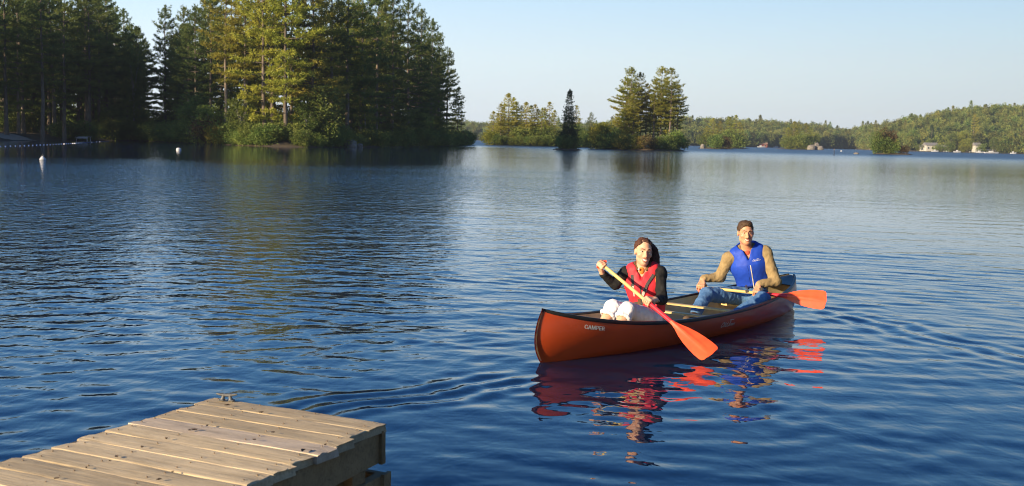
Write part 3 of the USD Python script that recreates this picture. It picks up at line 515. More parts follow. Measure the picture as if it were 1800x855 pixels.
RIM_SHADED = wood_mat('shade_toned_rim_wood', (.24, .155, .075), (.31, .205, .10), (.12, .075, .036))  # darker than the deck: shade on the dock sides is put into this colour
STEEL = mat('galvanised_steel', (.15, .15, .15), (.09, .09, .09), .6, 60, 0, metal=.5)
IRON = mat('rusty_nail_iron', (.19, .13, .08), rough=.8)
DA, DB = flat(379, 697.5, .55), flat(679.5, 743, .55)
DX = (DB - DA); DW = float(np.linalg.norm(DX)); DX /= DW                      # along a plank, left to right
DL = flat(379, 697.5, .55) - flat(48, 810, .55); DL2 = DB - flat(436.7, 854.4, .55)
DYv = DL / np.linalg.norm(DL) + DL2 / np.linalg.norm(DL2); DYv -= DX * (DYv @ DX); DYv /= np.linalg.norm(DYv)   # along the dock, away from shore
dock = thing('wooden_dock', 'weathered plank dock with a metal cleat at its far corner', 'dock', (0, 0, 0))
xf = UsdGeom.Xformable(dock); xf.ClearXformOpOrder(); MD = np.eye(4); MD[:3, 0], MD[:3, 1], MD[:3, 2], MD[:3, 3] = DX, DYv, [0, 0, 1], DB
xf.AddTransformOp().Set(Gf.Matrix4d(*MD.T.ravel().tolist()))
skew = float((flat(679.5, 743, .55) - flat(436.7, 854.4, .55)) @ DX / ((flat(679.5, 743, .55) - flat(436.7, 854.4, .55)) @ DYv))   # the right edge drifts a little
drng = np.random.default_rng(31)
def plank(x0, x1, y0, y1, top, th, rng, rough=1.):
    n = 22; t = np.linspace(0, 1, n); prof = np.array([(0, -.004), (.003, -.0008), (.008, 0), (.035, .0005), (.07, .0), (.105, .0004), (.132, 0), (.138, -.001), (.14, -.004), (.14, -1), (0, -1)]); W = y1 - y0
    yy = np.interp(prof[:, 0], [0, .14], [y0, y1]); zz = np.where(prof[:, 1] == -1, top - th, top + prof[:, 1])
    e0, e1 = rng.normal(0, .004 * rough, len(yy)), rng.normal(0, .006 * rough, len(yy))
    V = np.zeros((n, len(yy), 3)); V[..., 0] = (x0 + e0)[None] * (1 - t[:, None]) + (x1 + e1)[None] * t[:, None]; V[..., 1] = yy; V[..., 2] = zz
    sd = rng.uniform(0, 99)
    wob = meshkit.fbm(np.stack([V[..., 0] * 6, V[..., 1] * 30 + sd, V[..., 2] * 30], -1), 3) - .5
    V[..., 2] += np.where(prof[:, 1] > -1, wob * .005 * rough, 0); V[..., 1] += wob * .004 * rough + .0025 * np.sin(V[..., 0] * 3 + sd) * rough
    V[[0, -1], :, 2] -= np.where(prof[:, 1] > -1, np.abs(rng.normal(0, .0035, len(yy))), 0)
    m = len(yy); i, j = np.meshgrid(np.arange(n - 1), np.arange(m), indexing='ij'); j2 = (j + 1) % m
    q = np.stack([i * m + j, (i + 1) * m + j, (i + 1) * m + j2, i * m + j2], -1).reshape(-1, 4)
    f = np.vstack([q[:, [0, 1, 2]], q[:, [0, 2, 3]], [(0, k + 1, k) for k in range(1, m - 1)], [((n - 1) * m, (n - 1) * m + k, (n - 1) * m + k + 1) for k in range(1, m - 1)]])
    return V.reshape(-1, 3), f[:, ::-1]
y = 0.; widths = [.150, .146, .144, .150, .152, .147, .151, .148, .150] + [.149] * 26
for k, w in enumerate(widths):
    pale = k == 3
    dx = skew * y
    a0, a1 = -DW + dx * .75 + drng.normal(0, .008), dx + drng.normal(0, .007) + (.016 if pale else 0)
    part('plank', plank(a0, a1, y - w + drng.uniform(.0015, .005), y, drng.normal(0, .0025) + (.004 if pale else 0), .038, drng), PALE if pale else DECK, dock, 'paler, newer plank' if pale else None, 25)
    if k < 12:
        pass
    y -= w
LEN = -y; yend = y
dmid = lambda yy, off=0.: skew * yy + off
def board(name, xa, xb, y0, y1, z0, z1, m=RIM_SHADED, label=None, n=14):
    """A board along the dock that follows its right or left edge."""
    mb = MB(); b = trimesh.creation.box((xb - xa, 1, z1 - z0)).subdivide().subdivide().subdivide(); v = b.vertices.copy()
    yy = y0 + (v[:, 1] + .5) * (y1 - y0); x = (xa + xb) / 2 + v[:, 0] + skew * yy; z = (z0 + z1) / 2 + v[:, 2]
    k = meshkit.fbm(np.stack([v[:, 0] * 20, yy * 7, z * 12], -1), 3, len(name)) - .5
    part(name, (np.stack([x + k * .006, yy, z + k * .005], 1), b.faces), m, dock, label)
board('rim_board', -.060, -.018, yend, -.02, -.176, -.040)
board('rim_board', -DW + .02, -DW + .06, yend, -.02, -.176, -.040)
part('end_board', MB().box((-DW / 2 - .0, -.008, -.105), (DW - .03, .038, .132), 0, .004), RIM_SHADED, dock)
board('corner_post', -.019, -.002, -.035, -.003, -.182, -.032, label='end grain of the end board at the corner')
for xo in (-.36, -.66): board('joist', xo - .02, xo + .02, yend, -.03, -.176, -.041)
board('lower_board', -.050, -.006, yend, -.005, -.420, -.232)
part('lower_end_board', MB().box((-DW / 2 + .01, .012, -.325), (DW - .02, .036, .185), 0, .004), RIM_SHADED, dock)
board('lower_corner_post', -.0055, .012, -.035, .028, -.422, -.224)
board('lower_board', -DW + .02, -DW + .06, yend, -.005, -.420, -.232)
for yb in (-.20, -.62, -1.6, -2.9): part('spacer_block', MB().box((-.048 + skew * yb, yb, -.2045), (.05, .10, .054), 0, .003), RIM_SHADED, dock)
for yb in (-.25, -2.2, -4.3):
    for xo in (-.13, -DW + .15): part('post', MB().tube([(xo + skew * yb, yb, -2.3), (xo + skew * yb, yb, -.045)], .055, 10), RIM_SHADED, dock, None, 40)
nail = MB()
for xo in (-.04, -.36, -.66, -DW + .04):
    yy = 0.
    for w in widths[:16]:
        for fr in (.25, .74):
            nail.tm(trimesh.creation.cylinder(.0032, .004, sections=8, transform=trimesh.transformations.translation_matrix((xo + skew * yy + drng.normal(0, .006), yy - w * fr, .0035))))
        yy -= w
tag(part('nails', nail, IRON, dock), None, None, None, 'stuff')
# the cleat stands a little askew on the outermost plank
cl_ = MB(); cdir = np.array([math.cos(.35), math.sin(.35), 0]); cc = np.array([-DW + .105, -.045, .002])
horn = MB(); hx = np.linspace(-1, 1, 13); horn.tube([cc + cdir * x * .050 + [0, 0, .026 + .006 * abs(x) ** 2] for x in hx], .0075 - .0035 * np.abs(hx) ** 2, 8)
for s in (-1, 1):
    cl_.tube([cc + cdir * s * .020 + [0, 0, .004], cc + cdir * s * .018 + [0, 0, .012], cc + cdir * s * .015 + [0, 0, .026]], [.0125, .0085, .0075], 8); cl_.box(cc + cdir * s * .024 + [0, 0, .003], (.026, .026, .006), .35, .002)
ct = part('cleat', cl_, STEEL, dock, 'small galvanised mooring cleat', 50); part('horn', horn, STEEL, ct, None, 50)
LEAF = mat('dry_leaf_brown', (.09, .055, .03), (.05, .03, .02), .85, 60)
def leaf(seed, px, py, L):
    rng = np.random.default_rng(seed); n = 7; t = np.linspace(0, 1, n); w = L * .22 * np.sin(np.pi * t) ** .7 + .0008; cur = rng.uniform(.15, .5)
    z = .004 + L * cur * .5 * (2 * t - 1) ** 2 * rng.uniform(.3, 1); ax = (t - .5) * L
    up, lo = [], []
    for sgn in (-1, 0, 1): up.append(np.c_[ax, sgn * w, z + abs(sgn) * w * rng.uniform(.3, .8) + rng.normal(0, .0006, n)])
    V = np.vstack(up); f = []
    for r_ in range(2):
        for k in range(n - 1): a = r_ * n + k; f += [(a, a + 1, a + n + 1), (a, a + n + 1, a + n)]
    V2 = V - [0, 0, .0012]; f = np.array(f); F2 = np.vstack([f, f[:, ::-1] + len(V)])
    th = rng.uniform(0, 3.14); R = trimesh.transformations.rotation_matrix(th, [0, 0, 1])[:3, :3]
    p = flat(px, py, .555)
    return (np.vstack([V, V2]) @ R.T + p, F2)
LG = 'dry leaf bits on the dock planks'
for k, (px, py, L, lab) in enumerate(((341, 757, .030, 'largest dry leaf bit on the left half of the pale plank'), (332, 758, .016, None), (365, 750, .022, 'dry leaf bit near the back edge of the pale plank'), (533, 794, .034, 'dark dry leaf bit at the right end of the pale plank'), (572, 784, .02, 'dry leaf bit at the tip of the pale plank'), (459, 727, .024, 'dry leaf bit in the middle of the second plank from the end'), (400, 714, .026, 'dry leaf bit on the outermost seam before the cleat'),
                                  (293, 773, .016, None), (250, 788, .016, None), (205, 805, .024, None), (193, 812, .012, None), (280, 845, .022, 'dry leaf bit at the bottom edge of the photo'), (152, 824, .014, None), (447, 775, .016, None), (480, 762, .016, None), (303, 832, .014, None), (410, 720, .012, None), (100, 843, .02, None))):
    tag(obj('dry_leaf', leaf(k, px, py, L), LEAF), lab or 'tiny dark leaf bit lying on the weathered dock planks', 'leaf', LG)

# ------------------------------------------------------------------ canoe
HULL = mat('red_canoe_plastic', (.46, .062, .012), (.38, .050, .010), .26, 1.2, .0006, 60, rnd=0, spec=.45)
LINING = mat('tan_canoe_lining', (.64, .50, .27), (.54, .42, .22), .6, 6)
VINYL = mat('black_gunwale_vinyl', (.012, .012, .013), (.02, .02, .02), .38, 8)
ASH = wood_mat('pale_varnished_wood', (.58, .40, .16), (.64, .46, .20), (.42, .27, .10), rough=.4)
CANE = mat('seat_webbing', (.12, .10, .07), (.2, .16, .1), .8, 80)
LETTER = mat('silver_lettering', (.62, .58, .50), (.50, .46, .40), .5, 60)
def section(u, v):
    ph = np.abs(v) * np.pi / 2
    return np.sign(v) * half_beam(u) * np.sin(ph) ** .78 * (1 - .02 * smoothstep(.75, 1, np.abs(v))), keel(u) + (sheer(u) - keel(u)) * (1 - np.cos(ph)) ** .92
def stem_back(z):
    x = z - .20; return np.where(x > 0, 1.55 * x ** 2, 2.3 * x ** 2) + np.where(z < .02, 6 * (z - .02) ** 2, 0)
def hull_point(u, v, inset=0., floor=None):
    y, z = section(u, v)
    if floor is not None: z = np.maximum(z, floor)
    t = stem_back(z) * (1 - u) + (CL - stem_back(z + .06)) * u
    y = np.sign(y) * np.maximum(np.abs(y) - inset, 0)
    t = t + inset * 1.5 * (np.clip(1 - u / .06, 0, 1) - np.clip(1 - (1 - u) / .06, 0, 1))
    return t, y, z
us = .5 - .5 * np.cos(np.linspace(0, np.pi, 73)); us = .5 * us + .5 * np.linspace(0, 1, 73)
vs = np.linspace(-1, 1, 37)
U, Vv = np.meshgrid(us, vs, indexing='ij')
def canoe_sheet(inset, floor=None, flip=False):
    t, l, z = hull_point(U, Vv, inset, floor); f = grid_faces(len(us), len(vs))
    return cw(t, l, z).reshape(-1, 3), (f[:, ::-1] if flip else f)
canoe = thing('canoe', 'red canoe with black gunwales carrying two paddlers', 'canoe')
part('hull', canoe_sheet(0), HULL, canoe, None, True)
part('lining', canoe_sheet(.011, .02, True), LINING, canoe, 'tan inside of the hull', True)
for sd in (-1, 1):
    t, l, z = hull_point(us, np.full_like(us, sd)); n = len(us)
    prof = [(.009, .008), (.013, .003), (.013, -.019), (.008, -.023), (-.006, -.021), (-.013, -.008), (-.013, .006), (-.006, .010)]
    V = np.concatenate([cw(t, l + sd * a * np.clip(np.abs(l) / .03, .25, 1), z + b) for a, b in prof]); m = len(prof); f = []
    for k in range(m):
        a, b = k * n + np.arange(n - 1), ((k + 1) % m) * n + np.arange(n - 1); f.append(np.stack([a, a + 1, b + 1, b], 1) if sd > 0 else np.stack([a, b, b + 1, a + 1], 1))
    part('gunwale', (V, np.vstack(f)), VINYL, canoe, 'far gunwale' if sd < 0 else 'near gunwale', 50)
for (ua, ub, nm) in ((.004, .085, 'bow deck plate'), (.90, .996, 'stern deck plate')):
    uu_ = np.linspace(ua, ub, 10); tl, yl, zl = hull_point(uu_, np.ones(10), .004); V = np.concatenate([cw(tl, yl, zl - .004), cw(tl, 0 * yl, zl + .004), cw(tl, -yl, zl - .004)]); a = np.arange(9)
    V = np.vstack([V, V - [0, 0, .008]]); f = np.vstack([np.stack([a, a + 10, a + 11, a + 1], 1), np.stack([a + 10, a + 20, a + 21, a + 11], 1)]); f = np.vstack([f[:, ::-1], f + 30])
    part('deck_plate', (V, f), VINYL, canoe, nm)
def cross_bar(name, t, z, half_w, th, label=None, wide=None):
    u = t / CL; hb = float(np.interp(z, section(np.full(60, u), np.linspace(.2, 1, 60))[1], section(np.full(60, u), np.linspace(.2, 1, 60))[0])) - .008
    ls = np.linspace(-hb, hb, 17); w = half_w * (1 + (wide or 0) * (np.abs(ls) / hb) ** 2 - 0); V, pr = [], [(-1, -1), (1, -1), (1, .5), (.7, 1), (-.7, 1), (-1, .5)]
    for a, b in pr: V.append(cw(t + a * w, ls, z + b * th))
    V = np.vstack(V); n = 17; f = []
    for k in range(6): a, b = k * n + np.arange(n - 1), ((k + 1) % 6) * n + np.arange(n - 1); f.append(np.stack([a, b, b + 1, a + 1], 1))
    return part(name, (V, np.vstack(f)), ASH, canoe, label, 40), hb
def tl(px, py, z): p = flat(px, py, z) - BOW; return float(p @ CA), float(p @ CB)
thw = sorted([(tl(1300, 548, .205)[0] + tl(1212, 537, .205)[0]) / 2, (tl(1256, 559, .205)[0] + tl(1178, 546, .205)[0]) / 2])
print('canoe length', CL, 'thwarts', thw)
cross_bar('thwart', thw[0], .196, .030, .009, 'front wooden cross bar', .25); cross_bar('thwart', thw[1], .200, .028, .009, 'rear wooden cross bar', .2)
for t0, nm in ((1.62, 'bow seat'), (3.78, 'stern seat')):
    for k, dt in enumerate((-.14, .14)): rail, hb = cross_bar('seat_rail', t0 + dt, .118, .02, .012)
    m = MB(); u = t0 / CL; hb = float(half_beam(np.array(u))) * .62
    V = np.vstack([cw(t0 + a, b * hb, .128 + c) for c in (-.004, .004) for a, b in ((-.15, -1), (.15, -1), (.15, 1), (-.15, 1))])
    part('seat', (V, np.array([(0, 1, 2, 3), (7, 6, 5, 4), (0, 4, 5, 1), (1, 5, 6, 2), (2, 6, 7, 3), (3, 7, 4, 0)])), CANE, canoe, nm)
def on_hull(m, t0, z0, scale=1., slope=0.):
    """Lettering laid on the near side of the hull: x along the hull, y up."""
    m = m.subdivide(); v = m.vertices; t = t0 + v[:, 0] * scale; z = z0 + v[:, 1] * scale + slope * v[:, 0] * scale
    u = np.clip(t / CL, 0, 1); grid = np.linspace(.3, 1, 80); out = np.zeros_like(t)
    for k in range(len(t)): yy, zz = section(np.full(80, u[k]), grid); out[k] = np.interp(z[k], zz, yy)
    n = v[:, 2] - v[:, 2].min(); return cw(t, out + .001 + n * .6, z), m.faces
def hull_tz(px, py):                                 # where a pixel meets the near side
    l = .35
    for _ in range(12):
        r = ray(px, py); o = np.array([0, 0, EYE]) - BOW; s = (l - o @ CB) / (r @ CB); p = o + s * r
        t, z = p @ CA, p[2]; yy, zz = section(np.full(80, t / CL), np.linspace(.2, 1, 80)); l = .5 * l + .5 * float(np.interp(z, zz, yy))
    return float(t), float(z)
(t1, z1), (t2, z2) = hull_tz(1027, 578), hull_tz(1062, 581.5)
txt = meshkit.text_mesh('CAMPER', .045, .0015, True); txt.vertices[:, 0] *= (t2 - t1) / np.ptp(txt.vertices[:, 0])
(t3, z3) = hull_tz(1027, 570.5); txt.vertices[:, 1] *= (z3 - z1) / np.ptp(txt.vertices[:, 1])
part('lettering', on_hull(txt, t1, z1, 1., (z2 - z1) / (t2 - t1)), LETTER, canoe, 'silver block capitals near the bow')
(t1, z1), (t2, z2), (t3, z3) = hull_tz(1266, 576.5), hull_tz(1290, 571.5), hull_tz(1266, 565.5)
def script_text(bar=True):
    """The maker's name in a flowing hand: slanted letters with a long bar over the T."""
    m = meshkit.text_mesh('Old', .045, .0015); n = meshkit.text_mesh('own', .030, .0015); b = MB()
    x1 = np.ptp(m.vertices[:, 0]) + .022; n.vertices[:, 0] += x1 + .024 - n.vertices[:, 0].min()
    V = [m, n]
    st = trimesh.creation.box((.0075, .05, .0015)); st.apply_translation((x1 + .012, .025, .00075)); V.append(st)
    hk = trimesh.creation.box((.018, .006, .0015)); hk.apply_translation((x1 + .003, .003, .00075)); V.append(hk)
    br = trimesh.creation.box((.062, .006, .0015)); br.apply_translation((x1 + .022, .058, .00075)); V.append(br)
    m = trimesh.util.concatenate(V); m.vertices[:, 0] += m.vertices[:, 1] * .28; m.vertices[:, 0] -= m.vertices[:, 0].min(); return m
txt = script_text(); txt.vertices[:, 0] *= (t2 - t1) / np.ptp(txt.vertices[:, 0]); txt.vertices[:, 1] *= (z3 - z1) / np.ptp(txt.vertices[:, 1])
part('lettering', on_hull(txt, t1, z1, 1., (z2 - z1) / (t2 - t1)), LETTER, canoe, 'silver script lettering amidships')

# ------------------------------------------------------------------ paddles
RED = mat('red_paddle_plastic', (.88, .10, .03), (.80, .08, .025), .38, 9, 0, spec=.4)
SLEEVE = mat('red_sleeve', (.62, .03, .045), (.55, .025, .04), .45, 20)
SHAFT = mat('yellow_shaft', (.62, .47, .17), (.55, .40, .14), .35, 12, spec=.5)
def paddle(name, label, top, tip, face, r=.0155, blade_len=.50, sleeve=(.50, .66)):
    """top: grip; tip: end of the blade; face: direction the blade turns to."""
    top, tip = np.array(top), np.array(tip); ax = tip - top; L = np.linalg.norm(ax); ax /= L; nrm = face - ax * (face @ ax); nrm /= np.linalg.norm(nrm); sid = np.cross(nrm, ax)
    P = lambda s, a=0., b=0.: top + ax * s + sid * a + nrm * b
    t = thing(name, label, 'paddle')
    neck = L - blade_len
    part('shaft', MB().tube([P(.0), P(neck + .06)], r, 12), SHAFT, t, None, 40)
    part('grip', MB().tube([P(.012, -.052, 0), P(.0, -.03), P(-.004, 0), P(.0, .03), P(.012, .052)], [.012, .016, .018, .016, .012], 10), RED, t, None, 60)
    a, b = sleeve; part('sleeve', MB().tube([P(a * L), P(a * L + .004), P(b * L - .004), P(b * L)], [r + .001, r + .004, r + .004, r + .001], 12), SLEEVE, t, None, 40)
    s = np.array([0, .04, .09, .16, .24, .32, .39, .45, .475, .49, .50]) * blade_len / .5; w = np.array([.018, .021, .034, .060, .080, .092, .098, .098, .092, .075, .050])
    w = w * 1.0; cols = np.linspace(-1, 1, 11); V = []
    for sgn in (1, -1):
        for k in range(len(s)):
            rib = .011 * np.exp(-(cols * w[k] / .016) ** 2) * np.interp(s[k], [0, .40 * blade_len / .5, .47], [1.4, .8, 0])
            thick = .0035 * (1 - .5 * cols ** 2)
            V.append([P(neck + s[k] - (.012 * (abs(c) ** 2) if k == len(s) - 1 else 0), c * w[k], sgn * (rib[q] + thick[q]) - .012 * (c * w[k] / .1) ** 2) for q, c in enumerate(cols)])
    V = np.array(V).reshape(-1, 3); g = grid_faces(len(s), len(cols)); off = len(s) * len(cols); f = [g, g[:, ::-1] + off]; e = []
    for k in range(len(s) - 1):
        for c in (0, len(cols) - 1):
            a_, b_ = k * len(cols) + c, (k + 1) * len(cols) + c; e.append((a_, b_, b_ + off, a_ + off) if c == 0 else (a_, a_ + off, b_ + off, b_))
    last = (len(s) - 1) * len(cols)
    for c in range(len(cols) - 1): e.append((last + c, last + c + 1, last + c + 1 + off, last + c + off))
    part('blade', (V, np.vstack(f + [np.array(e)])[:, ::-1]), RED, t, None, 35)
    return P, L
# ------------------------------------------------------------------ people
class Body:
    """A distance field on a grid; shapes are blended in with a soft union, then skinned."""
    def __init__(s, lo, hi, h):
        s.lo, s.h = np.array(lo, float), h; s.n = np.ceil((np.array(hi) - lo) / h).astype(int) + 1; s.d = np.full(s.n, .08, np.float32)
    def _box(s, lo, hi):
        a = np.clip(np.floor((lo - s.lo) / s.h).astype(int), 0, s.n - 1); b = np.clip(np.ceil((hi - s.lo) / s.h).astype(int) + 1, 1, s.n)
        sl = tuple(slice(x, max(y, x + 1)) for x, y in zip(a, b))
        return sl, [np.reshape((s.lo[k] + s.h * np.arange(sl[k].start, sl[k].stop)).astype(np.float32), [-1 if j == k else 1 for j in range(3)]) for k in range(3)]
    def blend(s, sl, d, k, cut=False):
        o = s.d[sl]
        if cut: hh = np.clip(.5 - .5 * (o + d) / k, 0, 1); s.d[sl] = o * (1 - hh) - d * hh + k * hh * (1 - hh)
        else: hh = np.clip(.5 + .5 * (d - o) / k, 0, 1); s.d[sl] = d * (1 - hh) + o * hh - k * hh * (1 - hh)
    def cap(s, p, q, r1, r2=None, k=.02, sq=None, cut=False):
        p, q = np.array(p, float), np.array(q, float); r2 = r1 if r2 is None else r2; m = max(r1, r2) * (max(1, sq[1]) if sq else 1) + k + 3 * s.h
        sl, g = s._box(np.minimum(p, q) - m, np.maximum(p, q) + m); x = [g[i] - np.float32(p[i]) for i in range(3)]; a = q - p
        lin = lambda v: x[0] * np.float32(v[0]) + x[1] * np.float32(v[1]) + x[2] * np.float32(v[2])
        xx, xa, aa, f = x[0] ** 2 + x[1] ** 2 + x[2] ** 2, lin(a), float(a @ a), 1.
        if sq:
            ax, f = np.array(sq[0]), sq[1]; e = 1 / f ** 2 - 1; xl = lin(ax); xx = xx + xl ** 2 * np.float32(e); xa = xa + xl * np.float32((a @ ax) * e); aa += float((a @ ax) ** 2 * e)
        t = np.clip(xa / max(aa, 1e-9), 0, 1); d = (np.sqrt(np.maximum(xx - 2 * t * xa + t * t * np.float32(aa), 0)) - (r1 + (r2 - r1) * t)) * np.float32(min(f, 1))
        s.blend(sl, d, k, cut); return s
    def chain(s, pts, rs, k=.012, sq=None):
        for a, b, ra, rb in zip(pts[:-1], pts[1:], rs[:-1], rs[1:]): s.cap(a, b, ra, rb, k, sq)
        return s
    def ell(s, c, rad, R=None, k=.015, cut=False):
        c, rad = np.array(c, float), np.array(rad, float); R = np.eye(3) if R is None else R; m = rad.max() + k + 3 * s.h
        sl, g = s._box(c - m, c + m); x = [g[i] - np.float32(c[i]) for i in range(3)]; y = [x[0] * np.float32(r[0]) + x[1] * np.float32(r[1]) + x[2] * np.float32(r[2]) for r in R]
        k0 = np.sqrt(sum((y[i] / np.float32(rad[i])) ** 2 for i in range(3))); k1 = np.sqrt(sum((y[i] / np.float32(rad[i] ** 2)) ** 2 for i in range(3)))
        s.blend(sl, k0 * (k0 - 1) / np.maximum(k1, 1e-6), k, cut); return s
    def keep(s, f):                                  # intersect with the half space or shape f(points) < 0
        m = s.d < .03; s.d[m] = np.maximum(s.d[m], f(s.lo + s.h * np.argwhere(m))); return s
    def rough(s, amp, scale, seed=0, aniso=(1, 1, 1)):
        near = np.abs(s.d) < .03; g = s.lo + s.h * np.argwhere(near); s.d[near] += amp * 2 * (meshkit.fbm(g * scale * np.array(aniso), 3, seed) - .5); return s
    def at(s, p):
        x = (np.asarray(p) - s.lo) / s.h; i = np.clip(np.floor(x).astype(int), 0, s.n - 2); t = x - i; out = 0
        for c in np.ndindex(2, 2, 2): out = out + s.d[i[..., 0] + c[0], i[..., 1] + c[1], i[..., 2] + c[2]] * np.prod([t[..., k] if c[k] else 1 - t[..., k] for k in range(3)], 0)
        return out
    def hit(s, p, d, far=.5):                         # first crossing from p along d
        p = np.atleast_2d(p).astype(float); ts = np.arange(0, far, s.h * .5); val = np.stack([s.at(p + d * t) for t in ts], -1) < 0
        i = np.argmax(val, -1); ok = val.any(-1)
        if ok.any() and not ok.all(): good = np.nonzero(ok)[0]; i = np.array([i[j] if ok[j] else i[good[np.argmin(np.linalg.norm(p[good] - p[j], axis=1))]] for j in range(len(i))])
        return p + d * ts[i][:, None]
    def skin(s):
        ins = s.d < .002; b_ = [np.nonzero(ins.any(tuple(j for j in range(3) if j != k)))[0] for k in range(3)]; c_ = [slice(max(q[0] - 1, 0), q[-1] + 2) for q in b_]; base = s.lo + s.h * np.array([c.start for c in c_])
        d = np.pad(s.d[tuple(c_)], 1, constant_values=.08); I = d < 0; n = np.array(d.shape) - 1
        cnt = sum(I[a:a + n[0], b:b + n[1], c:c + n[2]].astype(np.int8) for a, b, c in np.ndindex(2, 2, 2)); act = (cnt > 0) & (cnt < 8)
        ijk = np.argwhere(act); idx = np.full(n, -1, np.int32); idx[act] = np.arange(len(ijk)); acc = np.zeros((len(ijk), 3)); num = np.zeros((len(ijk), 1))
        for ax in range(3):
            for o in np.ndindex(2, 2):
                c0 = np.insert(np.array(o), ax, 0); c1 = c0.copy(); c1[ax] = 1
                a, b = d[tuple((ijk + c0).T)], d[tuple((ijk + c1).T)]; cr = (a < 0) != (b < 0); t = np.where(cr, a / np.where(cr, a - b, 1), 0)
                pt = c0 + np.eye(3)[ax] * t[:, None]; acc += np.where(cr[:, None], pt, 0); num += cr[:, None]
        V = (ijk + acc / np.maximum(num, 1) - 1) * s.h + base; F_ = []
        for ax in range(3):
            u, w = [k for k in range(3) if k != ax]; lo = [slice(1, -1)] * 3; lo[ax] = slice(0, -1); hi = list(lo); hi[ax] = slice(1, None)
            A, B = I[tuple(lo)], I[tuple(hi)]; e = np.argwhere(A != B); off = np.array([1, 1, 1]); off[ax] = 0; e = e + off
            flip = I[tuple(e.T)]; q = []
            for du, dw in ((-1, -1), (0, -1), (0, 0), (-1, 0)):
                c = e.copy(); c[:, u] += du; c[:, w] += dw; q.append(idx[tuple(c.T)])
            q = np.stack(q, 1); right = flip if ax != 1 else ~flip; q[~right] = q[~right][:, ::-1]; F_.append(q)
        F_ = np.vstack(F_); F_ = F_[(F_ >= 0).all(1)]
        return V, F_
def unit(v): v = np.array(v, float); return v / np.linalg.norm(v)
def frame(fwd, up):                                   # rows: person's left, forward, up
    f = unit(fwd); u = unit(np.array(up, float) - f * (f @ up)); return np.stack([np.cross(u, f), f, u])
def ribbon(pts, nrm, w, th):
    pts = np.array(pts); nrm = np.array(nrm); t = np.gradient(pts, axis=0); t /= np.linalg.norm(t, axis=1, keepdims=True); sd = np.cross(t, nrm); sd /= np.linalg.norm(sd, axis=1, keepdims=True)
    V = np.concatenate([pts + sd * a * w / 2 + nrm * b * th for a, b in ((-1, -.5), (1, -.5), (1, 1), (-1, 1))]); n = len(pts); f = []
    for k in range(4): a, b = k * n + np.arange(n - 1), ((k + 1) % 4) * n + np.arange(n - 1); f.append(np.stack([a, a + 1, b + 1, b], 1))
    return V, np.vstack(f)
def skin_mat(name, c, blush):
    n = {'co': ('texture_coordinate', {}), 'n': ('noise_texture', {'scale': 14., 'detail': 4.}), 'r': ('rgb_ramp', {'ramp': [(0, c), (.4, c), (.7, blush), (1, blush)]}), 'p': ('principled_bsdf', {'roughness': .48, 'specular_ior_level': .35, 'subsurface_weight': .15, 'subsurface_scale': .01})}
    return usdkit.material(stage, '/World/Looks/' + name, n, [('co.object', 'n.vector'), ('n.fac', 'r.fac'), ('r.color', 'p.base_color')], surface='p.BSDF')
SKIN_W, SKIN_M = skin_mat('fair_skin', (.60, .35, .22), (.60, .29, .19)), skin_mat('tanned_skin', (.54, .27, .15), (.54, .22, .13))
def cloth(name, c1, c2, scale=30, rough=.85, bump=.003, bs=60, **k): return mat(name, c1, c2, rough, scale, bump, bs, spec=.2, **k)
BLACK, VRED, WHITE = cloth('black_jacket_cloth', (.010, .010, .011), (.018, .017, .017)), cloth('red_vest_nylon', (.62, .035, .045), (.52, .025, .04), 12, .55, .004, 22), cloth('white_cotton', (.72, .69, .70), (.64, .61, .63), 18, .9, .004, 30)
VBLUE, TAN, JEANS = cloth('blue_vest_nylon', (.016, .060, .42), (.012, .045, .34), 10, .55, .003, 25), cloth('tan_fleece', (.30, .215, .105), (.23, .16, .078), 14, .95, .006, 36), cloth('blue_denim', (.045, .115, .25), (.085, .165, .31), 16, .9, .003, 120)
BROWN, ORANGE, GREYSTRAP, PALESTRAP = cloth('brown_collar', (.16, .085, .04), (.12, .065, .03)), cloth('orange_scarf', (.75, .22, .04), (.65, .16, .03)), cloth('dark_strap', (.05, .045, .045), (.07, .06, .06)), cloth('pale_webbing', (.55, .48, .42), (.45, .40, .36))
HAIR_W, HAIR_M = mat('dark_brown_hair', (.048, .021, .014), (.105, .046, .028), .62, 40, .006, 60, (3, 3, .7), spec=.15), mat('brown_hair', (.045, .025, .013), (.085, .050, .027), .6, 40, .005, 60, (3, 3, 1.), spec=.2)
LIPS, TEETH, EYEW, EYED, BROW = mat('lips', (.50, .19, .14), rough=.5), mat('teeth', (.82, .78, .70), rough=.3), mat('eye_white', (.40, .36, .32), rough=.35), mat('dark_iris', (.02, .014, .01), rough=.15), mat('eyebrow_hair', (.05, .028, .018), rough=.8)
SHOE = mat('brown_shoe', (.09, .06, .04), rough=.7)
PLASTIC = mat('grey_buckle', (.30, .29, .28), rough=.4)

